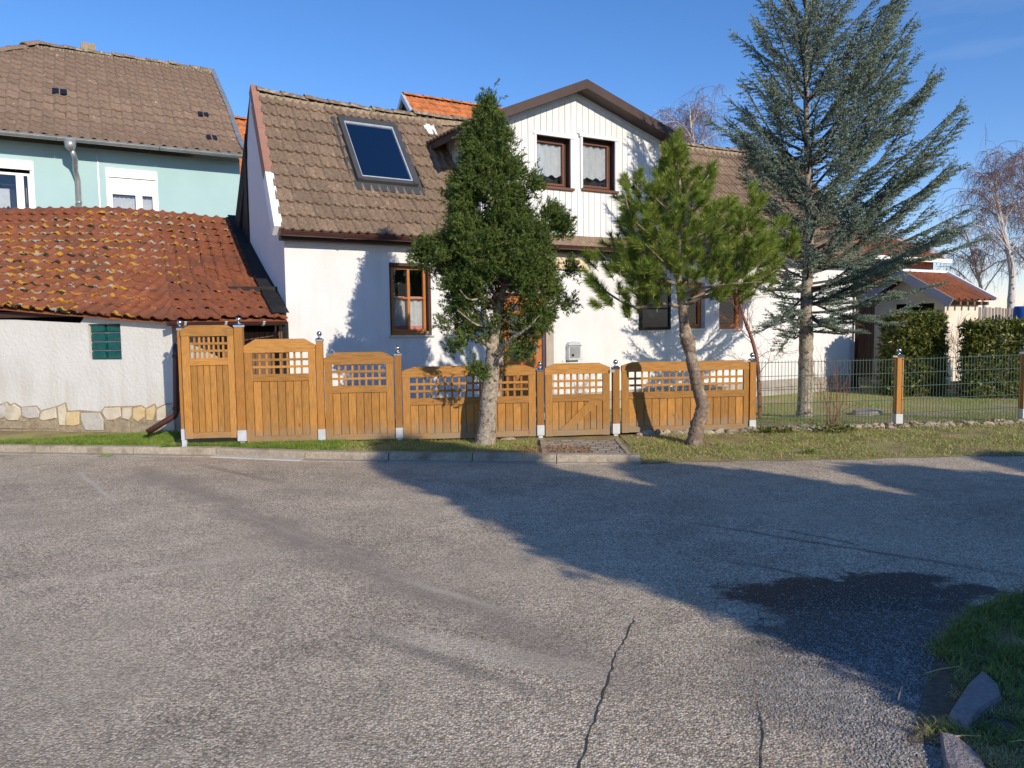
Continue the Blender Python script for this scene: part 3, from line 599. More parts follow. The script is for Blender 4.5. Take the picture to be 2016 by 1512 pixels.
mb.add(vs, [(3 * i, 3 * i + 3, 3 * i + 4, 3 * i + 1) for i in range(K)] + [(3 * i + 1, 3 * i + 4, 3 * i + 5, 3 * i + 2) for i in range(K)]); mb.build('roof', 'tile_brown', house)
a_, b_ = RS(0, 1), RS(.30, 1)
for k, (s, e, n) in enumerate([(0, .15, 5), (.15, .30, 5), (.54, 1.0, 15)]): ridge_tiles(house, RS(s, 1) + Vector((0, .02, .0)), RS(e, 1) + Vector((0, .02, .0)), n)
mb = MB(); rr = random.Random(3)
for i in range(90):
    a = i / 90; 
    if .29 < a < .53: continue
    p = RS(a, .985); s = .02 + .04 * rr.random(); mb.box(p.x - .085, p.x + .085, p.y - .05 - s * .6, p.y + .02, p.z - .05 - s * .9, p.z + .01)
mb.build('ridge_mortar', 'mortar', house)['kind'] = 'stuff'
# verge boards on the near gable
def verge(b0, b1, mname, name, w=.13, out=.03):
    p, q = RS(0, b0), RS(0, b1); off = Vector((-.015, 0, .045)); m_ = MB(); d = (q - p).normalized(); nrm = Vector((1, 0, 0)).cross(d).normalized()
    m_.hexa([p + off + Vector((-w * .5, 0, 0)) - nrm * .16, p + off + Vector((w * .5, 0, 0)) - nrm * .16, q + off + Vector((w * .5, 0, 0)) - nrm * .16, q + off + Vector((-w * .5, 0, 0)) - nrm * .16,
             p + off + Vector((-w * .5, 0, 0)) + nrm * .03, p + off + Vector((w * .5, 0, 0)) + nrm * .03, q + off + Vector((w * .5, 0, 0)) + nrm * .03, q + off + Vector((-w * .5, 0, 0)) + nrm * .03]); m_.build(name, mname, house)
verge(.0, .24, 'whitemetal', 'verge_flashing'); verge(.242, .36, 'whitemetal', 'verge_flashing'); verge(.362, .68, 'pinkbrown', 'verge_flashing'); verge(.682, 1.03, 'pinkbrown', 'verge_flashing')
p = RS(0, 1.03)
mb = MB(); q = Vector((-.12, DEP + .2, 3.02)); mb.hexa([p + Vector((-.07, 0, -.5)), p + Vector((.0, 0, -.5)), q + Vector((.0, 0, -.5)), q + Vector((-.02, 0, -.5)), p + Vector((-.07, 0, .05)), p + Vector((.0, 0, .05)), q + Vector((.0, 0, .1)), q + Vector((-.02, 0, .1))]); mb.build('rear_verge_board', 'black', house)  # black colour carries the deep shade under the rear verge
# black strip up the gable behind the lower roof, deep shade in its colour
MB().hexa([(-.03, 2.35, 1.2), (-.004, 2.35, 1.2), (-.004, DEP + .02, 1.2), (-.03, DEP + .02, 1.2), (-.03, 2.35, 5.1), (-.004, 2.35, 5.1), (-.004, DEP + .02, 3.1), (-.03, DEP + .02, 3.1)]).build('shade_strip', 'black', house)
# eaves box, gutter, brackets
MB().box(-.08, 14.1, -.16, -.003, 2.98, 3.09).build('eaves_board', 'browntrim', house)
mb = MB(); half_round(mb, (-.14, -.32, 3.085), (14.2, -.32, 3.085), .062); mb.build('gutter', 'brownmetal', house, smooth=False)
for x in (.85, 2.9, 4.9, 6.9, 8.9, 10.9, 12.9):
    m_ = MB(); half_round(m_, (x, -.32, 3.085), (x + .035, -.32, 3.085), .072); m_.build('gutter_bracket', 'brownmetal', house)
dpx = LEN - .08
mb = MB(); mb.tube([(dpx, -.32, 3.02), (dpx, -.30, 2.9), (dpx, -.10, 2.7), (dpx, -.09, .62)], .042, 10); mb.build('downpipe', 'brownmetal', house, smooth=True)
mb = MB(); mb.tube([(dpx, -.09, .66), (dpx, -.09, .05), (dpx, -.16, -.02)], .06, 10); mb.build('downpipe_shoe', 'black', house, smooth=True)

# skylight
mb = MB(); c0, c1 = RS(0, SB0), RS(0, SB1); sl = (RS(.2, 1) - RS(.2, 0)).normalized(); nr = Vector((1, 0, 0)).cross(sl).normalized()
base = RS((SX0 + .13) / 14.38, SB0); base.x = SX0; W_ = SX1 - SX0; L_ = (RS(.1, SB1) - RS(.1, SB0)).length
Ms = Matrix(((1, sl.x, nr.x, base.x), (0, sl.y, nr.y, base.y), (0, sl.z, nr.z, base.z), (0, 0, 0, 1)))
mb = MB(); w = .085
mb.box(0, w, -.02, L_, 0, .13); mb.box(W_ - w, W_, -.02, L_, 0, .13); mb.box(w, W_ - w, L_ - .12, L_, 0, .135); mb.box(w, W_ - w, -.02, .06, 0, .11)
skf = put('skylight', mb.mesh('skylight', 'skyfg'), house, mw=Ms)
m_ = MB(); frame_rect(m_, w + .002, W_ - w - .002, .062, L_ - .122, .022, .0, .0, 0); m_ = MB()
for (x0, x1, y0, y1) in ((w, w + .016, .06, L_ - .12), (W_ - w - .02, W_ - w, .06, L_ - .12), (w + .02, W_ - w - .02, .06, .08), (w + .02, W_ - w - .02, L_ - .14, L_ - .12)): m_.box(x0, x1, y0, y1, .05, .118)
m_.build('sash', 'zinclight', skf)
MB().box(w + .02, W_ - w - .02, .08, L_ - .14, .088, .094).build('pane', 'skyglass', skf)
m_ = MB().box(w, W_ - w, .06, L_ - .12, -.02, -.01); m_.build('shaft', 'darkroom', skf)
m_ = MB().box(w + .06, W_ - w - .10, L_ * .62, L_ * .80, .02, .03); m_.build('reflection_patch', 'sky_reflection', skf)  # pale patch under the pane, a sky reflection put into colour
m_ = MB().box(-.10, W_ + .10, -.20, -.02, .01, .045).box(-.09, -.005, -.02, L_ + .06, .01, .05).box(W_ + .005, W_ + .09, -.02, L_ + .06, .01, .05); m_.build('flashing', 'skyfg', skf)
# unframed little glass tile by the dormer
gx, gb = plane_ts(848, 268)
p = RS(.2, gb); m_ = MB(); 
put('glass_tile', MB().box(0, .22, 0, .3, .03, .06).mesh('glass_tile', 'whitemetal'), house, mw=Matrix(((1, sl.x, nr.x, gx - .1), (0, sl.y, nr.y, p.y), (0, sl.z, nr.z, p.z), (0, 0, 0, 1))))

# windows of the house
def small_window(name, wdw, wood, y=.10, mull=True, fw=.06, curtain_to=None, split=None, room='darkroom', band=None, half=None, sash_m=None):
    a, b, c, d = wdw; mb = MB(); frame_rect(mb, a, b, c, d, fw, y, y + .07)
    f_ = mb.build(name, wood, house)
    m2 = MB(); frame_rect(m2, a + fw + .004, b - fw - .004, c + fw + .004, d - fw - .004, .04, y - .012, y + .05)
    if mull: xm = (a + b) / 2; m2.box(xm - .022, xm + .022, y - .018, y + .05, c + fw + .044, d - fw - .044)
    if split: m2.box(a + fw + .044, b - fw - .044, y - .01, y + .045, c + (d - c) * split - .012, c + (d - c) * split + .012)
    m2.build('sash', sash_m or wood, f_)
    MB().box(a + fw, b - fw, y + .018, y + .024, c + fw, d - fw).build('pane', 'glass', f_)
    if curtain_to: curtain('curtain', a + fw, b - fw, c + (d - c) * curtain_to[0], c + (d - c) * curtain_to[1], y + .075, f_, waves=5, scallop=.0, band=band)
    return f_
f1 = small_window('window', W1, 'windowwood', .10, True, .055, (.08, .54), .52, band='redcloth')
m_ = MB(); m_.box(W1[0] + .06, W1[1] - .06, .205, .21, W1[2] + .60, W1[2] + .66); m_.build('curtain_band', 'redcloth', f1)
MB().box(W1[0] - .03, W1[1] + .05, -.04, .13, W1[2] - .03, W1[2] - .002).build('sill', 'zinclight', f1)
MB().box(W1[0] - .002, W1[0] + .012, -.006, .1, W1[2], W1[3]).box(W1[1] - .05, W1[1] + .002, -.006, .1, W1[2], W1[3]).box(W1[0], W1[1], -.006, .1, W1[3] - .05, W1[3]).build('brown_lining', 'darkwood', f1)
m_ = MB(); m_.lathe([(.005, 0), (.045, .0), (.055, .03), (.04, .06), (.0, .07)], (W1[1] - .10, .0, W1[2]), 10)
st = m_.build('ornament_stone', 'mortar', None, True); st.matrix_world = frame_of(house); tag(st, 'small rounded tan stone lying on the lit window sill', 'stone')
for W_i, cm in ((W3, None), (W4, (.1, .95))):
    f_ = small_window('window', W_i, 'windowwood', .12, False, .055, cm)
    MB().box(W_i[0] - .03, W_i[1] + .03, -.04, .14, W_i[2] - .035, W_i[2] - .002).build('sill', 'whitemetal', f_)
m_ = MB(); a, b, c, d = BW; frame_rect(m_, a, b, c, d, .055, -.05, .0); f_ = m_.build('black_window', 'black', house)
m_ = MB(); m_.box(a + .05, b - .05, -.03, -.002, c + .05, d - .05); m_.build('pane', 'blackgloss', f_); MB().box(a + .05, b - .05, -.045, -.032, c + .42, c + .45).build('bar', 'black', f_)
# door
a, b, c, d = DOOR
m_ = MB(); frame_rect(m_, a + .02, b - .02, c - .1, d, .07, .08, .16); dr = m_.build('door', 'windowwood', house)
m_ = MB(); frame_rect(m_, a + .10, b - .10, c, d - .08, .11, .06, .13); m_.box(a + .2, b - .2, .065, .125, c + .75, c + .9); m_.box((a + b) / 2 - .04, (a + b) / 2 + .04, .06, .13, c + .1, d - .15); m_.box(a + .2, b - .2, .08, .12, c + .1, c + .76)
for z_ in (c + 1.25, c + 1.75): m_.box(a + .2, b - .2, .065, .12, z_ - .03, z_ + .03)
m_.build('door_leaf', 'windowwood', dr)
MB().box(a + .18, b - .18, .095, .10, c + .85, d - .17).build('pane', 'skyfg', dr)
m_ = MB(); m_.box(b - .19, b - .16, .0, .06, c + .98, c + 1.16).tube([(b - .175, .02, c + 1.08), (b - .28, .01, c + 1.08)], .01, 6); m_.build('handle', 'chrome', dr)
MB().box(b, b + .17, -.05, -.002, .0, d + .05).box(a - .17, a, -.05, -.002, .0, d + .05).box(a, b, -.05, -.002, d, d + .05).build('door_surround', 'beige', house)
MB().box(a - .3, b + .4, -.7, .1, -.05, .14).build('doorstep', 'beige', house)
# arched canopy panel over the door
ca, cw, cz, ch = 4.60, 1.22, 2.68, .40
arc = [(ca + cw * math.cos(t), cz + ch * math.sin(t)) for t in [math.pi * k / 20 for k in range(21)]]
MB().prism(list(reversed(arc)), -.06, -.003).build('canopy', 'cream', house)
m_ = MB(); m_.tube([(x, -.07, z) for x, z in arc], .022, 6); m_.build('canopy_edge', 'zinc', house)

# dormer
mb = MB(); AP = (5.54, 5.98)
def dtop(x): return DE0 + (AP[1] - DE0) * (x - DT0) / (AP[0] - DT0) if x < AP[0] else DE1 + (AP[1] - DE1) * (DT1 - x) / (DT1 - AP[0])
DW1 = (4.64, 5.40, 4.20, 5.12); DW2 = (5.68, 6.46, 4.23, 5.19)
ZB = 3.16
# core behind the boards, cheeks
m_ = MB(); wall_holes(m_, DT0, AP[0], ZB, DE0, [DW1], y=.0, depth=.24, top=lambda x: dtop(x), mi_rev=1); wall_holes(m_, AP[0], DT1, ZB, DE1, [DW2], y=.0, depth=.24, top=lambda x: dtop(x), mi_rev=1)
m_.box(DT0 + .05, DT1 - .05, .26, .30, 3.3, 5.2, 2)
dorm = m_.build('dormer', ['board_white', 'darkwood', 'darkroom'], house)
def roof_y(z): return -.26 + (z - EZ0) / (RZ0 - EZ0) * (RD + .26)
for x, ze, nm in ((DT0, DE0, 'cheek'), (DT1, DE1, 'cheek')):
    m_ = MB(); m_.add([(x, 0, ZB), (x, roof_y(ze) + .15, ze), (x, 0, ze)], [(0, 1, 2)] if x > 5 else [(2, 1, 0)]); m_.build('cheek_wall', 'board_white', dorm)
# cheek boards on the visible left side
yy = .0
while yy < roof_y(DE0):
    y1 = yy + .13; zl = max(ZB, EZ0 + (yy + .26) / (RD + .26) * (RZ0 - EZ0) - .02); zr = max(ZB, EZ0 + (y1 + .26) / (RD + .26) * (RZ0 - EZ0) - .02)
    MB().hexa([(DT0 - .022, yy + .003, zl), (DT0 - .002, yy + .003, zl), (DT0 - .002, y1 - .003, zr), (DT0 - .022, y1 - .003, zr), (DT0 - .022, yy + .003, DE0 + .02), (DT0 - .002, yy + .003, DE0 + .02), (DT0 - .002, y1 - .003, DE0 + .02), (DT0 - .022, y1 - .003, DE0 + .02)]).build('cheek_board', 'board_white', dorm); yy = y1
bw = (DT1 - DT0) / 30
for i in range(30):
    x0, x1 = DT0 + i * bw + .0045, DT0 + (i + 1) * bw - .0045; xm = (x0 + x1) / 2; segs = [(ZB + .05, None)]
    for wv in (DW1, DW2):
        if x1 > wv[0] - .0 and x0 < wv[1] + .0: segs = [(ZB + .05, wv[2] - .03), (wv[3] + .055, None)]
    yj = -.022 - .004 * random.random()
    for z0, z1 in segs:
        ta, tb = (dtop(x0) - .03, dtop(x1) - .03) if z1 is None else (z1, z1)
        if z1 is None and min(ta, tb) < z0: continue
        MB().hexa([(x0, yj, z0), (x1, yj, z0), (x1, -.002, z0), (x0, -.002, z0), (x0, yj, ta), (x1, yj, tb), (x1, -.002, tb), (x0, -.002, ta)]).build('board', 'board_white', dorm)
for wv in (DW1, DW2):
    for x0, x1 in ((wv[0] - .05, wv[0]), (wv[1], wv[1] + .05)): MB().box(x0, x1, -.034, -.001, wv[2] - .03, wv[3]).build('window_trim', 'board_white', dorm)
    MB().box(wv[0] - .08, wv[1] + .08, -.045, -.001, wv[3], wv[3] + .055).build('window_trim', 'board_white', dorm)
    m_ = MB(); frame_rect(m_, wv[0], wv[1], wv[2], wv[3], .055, .13, .20); f_ = m_.build('dormer_window', 'darkwood', house)
    m_ = MB(); frame_rect(m_, wv[0] + .057, wv[1] - .057, wv[2] + .057, wv[3] - .057, .036, .115, .17); m_.build('sash', 'redwood', f_)
    MB().box(wv[0] + .05, wv[1] - .05, .145, .15, wv[2] + .05, wv[3] - .05).build('pane', 'glass', f_)
    curtain('curtain', wv[0] + .06, wv[1] - .06, wv[2] + .27, wv[3] - .10, .185, f_, waves=4, amp=.018, scallop=.05)
    MB().box(wv[0] - .04, wv[1] + .06, -.075, .13, wv[2] - .045, wv[2] - .001).build('sill', 'redwood', f_)
m_ = MB().box(DT0 - .03, DT1 + .02, -.05, -.001, ZB, ZB + .045); m_.build('base_trim', 'darkwood', dorm)
# white trim under the verge, brown verge boards, dormer roof
FR = -.34
def rake(x0, z0, x1, z1, h, y0, y1, dz, mname, nm):
    m_ = MB(); m_.hexa([(x0, y0, z0 + dz), (x1, y0, z1 + dz), (x1, y1, z1 + dz), (x0, y1, z0 + dz), (x0, y0, z0 + dz + h), (x1, y0, z1 + dz + h), (x1, y1, z1 + dz + h), (x0, y1, z0 + dz + h)]); return m_.build(nm, mname, dorm)
LX, LZ = DT0 - .36, dtop(DT0) - .36 * (AP[1] - DE0) / (AP[0] - DT0); RX, RZ = DT1 + .26, DE1 - .26 * (AP[1] - DE1) / (DT1 - AP[0])
rake(DT0, dtop(DT0), AP[0], AP[1], .07, -.045, -.001, -.07, 'board_white', 'verge_trim'); rake(AP[0], AP[1], DT1, dtop(DT1), .07, -.045, -.001, -.07, 'board_white', 'verge_trim')
rake(LX, LZ, AP[0] + .0, AP[1], .165, FR - .03, FR, .0, 'browntrim', 'verge_board'); rake(AP[0], AP[1], RX, RZ, .165, FR - .03, FR, .0, 'browntrim', 'verge_board')
rake(LX, LZ, AP[0], AP[1], .02, FR, .0, .0, 'browntrim', 'soffit'); rake(AP[0], AP[1], RX, RZ, .02, FR, .0, .0, 'browntrim', 'soffit')
MB().box(LX - .02, LX + .005, FR, 1.25, LZ - .03, LZ + .15).build('eaves_board', 'browntrim', dorm)
m_ = MB().hexa([(LX, 0, LZ + .0), (DT0 + .0, 0, DE0 + .0), (DT0, 1.6, DE0), (LX, 1.3, LZ), (LX, 0, LZ + .02), (DT0, 0, DE0 + .02), (DT0, 1.6, DE0 + .02), (LX, 1.3, LZ + .02)]); m_.build('soffit', 'browntrim', dorm)
def dS(x0, z0, x1, z1):
    return lambda a, b: Vector((x0 + (x1 - x0) * b, FR + 2.35 * (a if x0 < x1 else 1 - a), z0 + .10 + (z1 - z0) * b))
def dSl(a, b): return Vector((LX - .06 + (AP[0] - LX + .06) * b, 2.0 - 2.34 * a, LZ + .085 + (AP[1] - LZ) * b))
def dSr(a, b): return Vector((RX + .05 - (RX + .05 - AP[0]) * b, FR + 2.34 * a, RZ + .085 + (AP[1] - RZ) * b))
def under(f_): 
    return lambda c, r, a, b: f_(a, b).z < EZ0 + (f_(a, b).y + .26) / (RD + .26) * (RZ0 - EZ0) - .1 and f_(a, b).y < RD
for f_ in (dSl, dSr):
    m_ = MB(); n = 40; vs = []
    for i in range(n * 2 + 1):
        a = i / (n * 2); zz = .03 * abs(math.sin(math.pi * a * 16))
        for b in (0, 1): p = f_(a, b); vs.append((p.x, p.y, p.z + zz))
    m_.add(vs, [(2 * i, 2 * i + 1, 2 * i + 3, 2 * i + 2) for i in range(n * 2)]); o = m_.build('dormer_tiles', 'tile_brown', dorm); o['kind'] = 'stuff'
    so = o.modifiers.new('thick', 'SOLIDIFY'); so.thickness = .03
# ---------------------------------------------------------------- BLUE HOUSE behind on the left
BO = at_depth(483.6, 309, 18.7); GZ = BO.z; BO.z = 0
def HB(x, y, d=0.0): return H(x, y, d, BO)
blue = thing('blue_house', 'tall mint blue house with brown tiled roof and white shuttered windows behind the lichen roof', 'house', BO, TH)
WY = .42     # wall behind the gutter line
lx, _ = HB(0, 262); xr, _ = HB(472, 330, WY)
lx -= 3.0
bw1 = [HB(-75, 306, WY), HB(71, 420, WY)]; bw2 = [HB(207, 330, WY), HB(313, 425, WY)]
print('blue', lx, xr, GZ, bw1, bw2)
def wrect(p): return (p[0][0], p[1][0], p[1][1] - .7, p[0][1])
BW1, BW2 = wrect(bw1), wrect(bw2)
m_ = MB(); wall_holes(m_, lx, xr, 0, GZ - .05, [BW1, BW2], y=WY, depth=.12); m_.build('wall', 'teal', blue)
m_ = MB(); m_.add([(xr, WY, 0), (xr, 8.5, 0), (xr, 8.5, GZ), (xr, 4.6, GZ + 3.4), (xr, WY, GZ)], [(0, 1, 2, 3, 4)]); m_.add([(lx, 8.5, 0), (xr, 8.5, 0), (xr, 8.5, GZ), (lx, 8.5, GZ)], [(3, 2, 1, 0)]); m_.build('gable_wall', 'pvc', blue)
MB().box(lx + .2, xr - .2, WY + .5, WY + .55, 1, GZ - .3).build('dark_backing', 'darkroom', blue)  # dark panel, room darkness behind the panes is in its colour
for k, wv in enumerate((BW1, BW2)):
    a, b, c, d = wv; m_ = MB(); frame_rect(m_, a, b, c, d, .07, WY - .02, WY + .06); f_ = m_.build('window', 'pvc', blue)
    sh = .27 if k == 0 else .52
    MB().box(a + .02, b - .02, WY - .045, WY - .021, d - .20, d).build('shutter_box', 'pvc', f_)
    if k: MB().box(a + .075, b - .075, WY - .01, WY + .03, d - sh, d - .203).build('roller_shutter', 'pvc', f_)
    m2 = MB(); frame_rect(m2, a + .07, b - .07, c + .07, d - sh, .05, WY + .0, WY + .05); x2 = a + (b - a) * (.62 if k else .79); m2.box(x2 - .07, x2 + .07, WY - .005, WY + .045, c + .1, d - sh - .02); m2.build('sash', 'pvc', f_)
    MB().box(a + .1, b - .1, WY + .055, WY + .06, c + .1, d - sh).build('pane', 'glass', f_)
    if k: curtain('net_curtain', a + .1, b - .1, c + .1, d - sh - .06, WY + .13, f_, waves=9, amp=.015)
    else:
        curtain('net_curtain', a + .2, x2 - .2, d - .95, d - .60, WY + .13, f_, waves=3, amp=.01, scallop=.10); curtain('net_curtain', x2 + .1, b - .15, d - .85, d - .55, WY + .13, f_, waves=3, amp=.01, scallop=.10)
# roof
rdp = 4.62
def hb_ridge(x, y): return HB(x, y, rdp)
rl, rr_ = hb_ridge(75, 92), hb_ridge(415, 141)
print('blue ridge', rl, rr_)
NR = 17; SBL = lx
def BS(a, b):
    t0, t1 = lx, .0; q0, q1 = lx + .25, rr_[0]
    e = Vector((t0 + (t1 - t0) * a, -.10, GZ + .03)); k = Vector((q0 + (q1 - q0) * a, rdp, rr_[1] + (rl[1] - rr_[1]) * (1 - a) * .9))
    p = e.lerp(k, b); p.z -= .22 * math.sin(math.pi * min(1, b * 2.2)) * (1 - b) * (b < .4545); return p
ncb = int(round((0 - lx) / .235))
hipx = rl[0]
def bskip(c, r, a, b):
    p = BS(a, b); t = p.x; zl = rl[1]
    return t < hipx + .1 and p.z > rl[1] - (hipx - t) * .62 + .10
t_far = double_tile(.235, .36, .040, .03, 1, 6, 'far_tile', 'tile_far')
lay_tiles(blue, t_far, BS, ncb, NR, skip=bskip, jit=.008, w=.235, L=.36)
m_ = MB(); vs = []; K = 10
bl = 0
for i in range(13):
    for j in range(K + 1):
        p = BS(i / 12, j / K); 
        if p.x < hipx: p.z = min(p.z, rl[1] - (hipx - p.x) * .62 + .12)
        vs.append(p + Vector((0, .04, -.05)))
m_.add(vs, [(i * (K + 1) + j, (i + 1) * (K + 1) + j, (i + 1) * (K + 1) + j + 1, i * (K + 1) + j + 1) for i in range(12) for j in range(K)])
m_.add([(hipx, rdp, rl[1] - .05), (0.1, rdp, rr_[1] - .05), (0.1, 9, GZ), (hipx, 9, GZ)], [(0, 1, 2, 3)]); m_.add([(hipx, rdp, rl[1] - .05), (hipx, 9, GZ), (lx, 9, GZ), (lx, rdp, rl[1] - (hipx - lx) * .62)], [(0, 1, 2, 3)]); m_.build('roof', 'tile_far', blue)
ridge_tiles(blue, (hipx, rdp, rl[1] + .02), (rr_[0], rdp, rr_[1] + .0), 15, m='ridge', r=.13, step=.02)
hx = hipx - 2.2; hb_ = BS((hx - lx) / (0 - lx), 0)
zz = rl[1] - 2.2 * .62; bb = (zz - GZ) / (rl[1] - GZ); ridge_tiles(blue, (hx, rdp * bb, zz + .02), (hipx, rdp, rl[1] + .04), 7, name='hip_tile', m='tile_far', r=.13, step=.02)
m_ = MB()
for i in range(60):
    t = hipx + (rr_[0] - hipx) * i / 60; m_.box(t - .06, t + .06, rdp - .17, rdp, rl[1] + (rr_[1] - rl[1]) * i / 60 - .11 - random.random() * .03, rl[1] + (rr_[1] - rl[1]) * i / 60 - .02)
o = m_.build('ridge_mortar', 'mortar', blue); o['kind'] = 'stuff'
m_ = MB()
for j in range(8):
    p, q = BS(1, j / 8), BS(1, (j + 1) / 8); m_.hexa([p + Vector((-.02, 0, -.1)), p + Vector((.10, 0, -.1)), q + Vector((.10, 0, -.1)), q + Vector((-.02, 0, -.1)), p + Vector((-.02, 0, .09)), p + Vector((.10, 0, .09)), q + Vector((.10, 0, .09)), q + Vector((-.02, 0, .09))])
m_.build('verge_board', 'zinc', blue)
cx, cz = HB(174, 100, rdp + .2)
m_ = MB(); m_.hexa([(cx - .22, rdp - .0, cz - .8), (cx + .22, rdp, cz - .8), (cx + .22, rdp + .4, cz - .8), (cx - .22, rdp + .4, cz - .8), (cx - .17, rdp + .04, cz + .16), (cx + .17, rdp + .04, cz + .16), (cx + .17, rdp + .36, cz + .16), (cx - .17, rdp + .36, cz + .16)]); m_.build('chimney', 'mortar', blue)
# small dark glass tiles
for px, py, sc in ((118, 184, 1), (400, 228, .8), (416, 276, .8)):
    best = min(((BS(i / 200, j / 100), i, j) for i in range(200) for j in range(100)), key=lambda q: (lambda w: (w[0] - px) ** 2 + (w[1] - py) ** 2)((lambda v: (1008 + FL * v.dot(rgt) / v.dot(fwd), 756 - FL * v.dot(upv) / v.dot(fwd)))(frame_of(blue) @ q[0] - Vector((0, 0, EYE)))))
    p = best[0]; sl = (BS(.5, .6) - BS(.5, .5)).normalized(); nr = Vector((1, 0, 0)).cross(sl).normalized(); s = .15 * sc
    mw = Matrix(((1, sl.x, nr.x, p.x), (0, sl.y, nr.y, p.y), (0, sl.z, nr.z, p.z), (0, 0, 0, 1)))
    m_ = MB().box(-s, -.015, -s, s, .06, .075).box(.015, s, -s, s, .06, .075); m_.m = [0] * 12; put('glass_tile', m_.mesh('glass_tile', 'blackgloss'), blue, mw=mw)
m_ = MB(); x = lx
while x < -.02:
    x1 = min(0.04, x + 2.0); half_round(m_, (x, -.16, GZ), (x1 - .012, -.16, GZ), .078); m_.tube([(x1 - .02, -.16, GZ - .0), (x1 - .0, -.16, GZ)], .02, 6); x = x1
m_.build('gutter', 'zinc', blue)
dx, dz = HB(138, 280, -.16); tx = HB(152, 340, WY)[0]
m_ = MB(); m_.tube([(dx, -.16, GZ - .05), (dx, -.16, GZ - .18), (dx + .02, -.14, GZ - .25)], [.12, .11, .06], 12); m_.tube([(dx + .02, -.14, GZ - .22), (dx + .08, -.05, GZ - .40), (tx - .04, WY - .16, GZ - .60), (tx, WY - .09, GZ - .78), (tx, WY - .09, .5)], .055, 12)
m_.tube([(tx, WY - .09, GZ - 1.25), (tx, WY - .09, GZ - 1.30)], .064, 12); m_.build('downpipe', 'zinc', blue, True)
cbx = HB(190, 300, WY)[0]; m_ = MB().box(cbx, cbx + .025, WY - .015, WY - .001, 2, GZ - .08); m_.build('cable', 'zinc', blue)

# ---------------------------------------------------------------- orange roofed houses behind
def neighbour(name, label, org_px, Y, wdt, dep, rise, cat='house', wallh=None, gablewall=True):
    o = at_depth(*org_px, Y); ez = o.z; o.z = 0; t = thing(name, label, cat, o, TH)
    MB().box(.1, wdt, .35, dep * 2, 0, ez + .05).build('wall', 'pvc', t)
    def S(a, b): return Vector((wdt * a, dep * b, ez + rise * b))
    tm = double_tile(.24, .36, .035, .03, 1, 6, 'clay_tile', 'tile_orange'); lay_tiles(t, tm, S, int(wdt / .24), int(math.hypot(dep, rise) / .36), w=.24, L=.36)
    m_ = MB(); m_.add([(0, .05, ez - .04), (wdt, .05, ez - .04), (wdt, dep, ez + rise - .04), (0, dep, ez + rise - .04), (0, dep * 2, ez), (wdt, dep * 2, ez)], [(0, 1, 2, 3), (3, 2, 5, 4)]); m_.build('roof', 'tile_orange', t)
    m_ = MB(); m_.add([(.12, .3, ez - .3), (.12, dep, ez + rise - .05), (.12, dep * 2 - .3, ez - .3)], [(0, 1, 2)]); m_.build('gable_wall', 'darkwood', t)
    m_ = MB()
    for s in (0, 1):
        ya, yb = (0, dep) if s == 0 else (dep * 2, dep)
        m_.hexa([(-.06, ya, ez - .14), (.06, ya, ez - .14), (.06, yb, ez + rise - .14), (-.06, yb, ez + rise - .14), (-.06, ya, ez + .08), (.06, ya, ez + .08), (.06, yb, ez + rise + .08), (-.06, yb, ez + rise + .08)])
    m_.build('verge_board', 'zinclight', t)
    m_ = MB(); half_round(m_, (0, -.06, ez), (wdt, -.06, ez), .07); m_.build('gutter', 'zinclight', t)
    ridge_tiles(t, (0, dep, ez + rise + .03), (wdt, dep, ez + rise + .03), int(wdt / .4), m='tile_orange', r=.12)
    return t
neighbour('orange_roof_house', 'house with bright orange tiled roof showing between the blue gable and the white house', (418, 366), 24.5, 3.0, 3.4, 3.0)
neighbour('orange_roof_house', 'house with bright orange tiled roof and grey verge rising above the brown ridge', (868, 330), 27.0, 9.0, 3.2, 3.25)

# ---------------------------------------------------------------- low shed with the lichen roof, left
ESH = [(-260, 598, 11.1), (0, 605, 10.95), (165, 614, 10.8), (338, 632, 10.62), (565, 628, 11.75)]
RSH = [(-230, 408, 14.3), (0, 410, 14.6), (180, 412, 14.75), (355, 422, 14.85), (472, 431, 14.95)]
EP = [at_depth(*p) for p in ESH]; RP = [at_depth(*p) for p in RSH]
shed = thing('white_shed', 'low white shed with lichen spotted orange tile roof and flagstone base', 'shed', (EP[3].x, EP[3].y, 0))
so_ = Vector(shed.location)
def interp(P, a):
    s = [0]; 
    for i in range(len(P) - 1): s.append(s[-1] + (P[i + 1] - P[i]).length)
    d = a * s[-1]
    for i in range(len(P) - 1):
        if d <= s[i + 1] + 1e-9 or i == len(P) - 2: return P[i].lerp(P[i + 1], (d - s[i]) / (s[i + 1] - s[i]))
def SS(a, b):
    e, r_ = interp(EP, a), interp(RP, a); p = e.lerp(r_, b) - so_; p.z += -.06 * math.sin(math.pi * b) + .025 * math.sin(9 * a + 2 * b); return p
t_shed = double_tile(.2, .36, .036, .020, 1, 8, 'shed_tile', 'tile_lichen')
shl = sum((EP[i + 1] - EP[i]).length for i in range(4)); ncs = int(shl / .2)
lay_tiles(shed, t_shed, SS, ncs, 14, jit=.012, rot=.014, w=.2, L=.36)
m_ = MB(); vs = []; K = 12; nn_ = 30
for i in range(nn_ + 1):
    for j in range(K + 1): vs.append(SS(i / nn_, j / K) + Vector((0, .03, -.045)))
m_.add(vs, [(i * (K + 1) + j, (i + 1) * (K + 1) + j, (i + 1) * (K + 1) + j + 1, i * (K + 1) + j + 1) for i in range(nn_) for j in range(K)]); 
rb = [p - so_ for p in RP]; m_.add([rb[0] + Vector((0, .05, 0)), rb[-1] + Vector((0, .05, 0)), rb[-1] + Vector((0, 1.5, -1.5)), rb[0] + Vector((0, 1.5, -1.5))], [(0, 1, 2, 3)]); m_.build('roof', 'tile_lichen', shed)
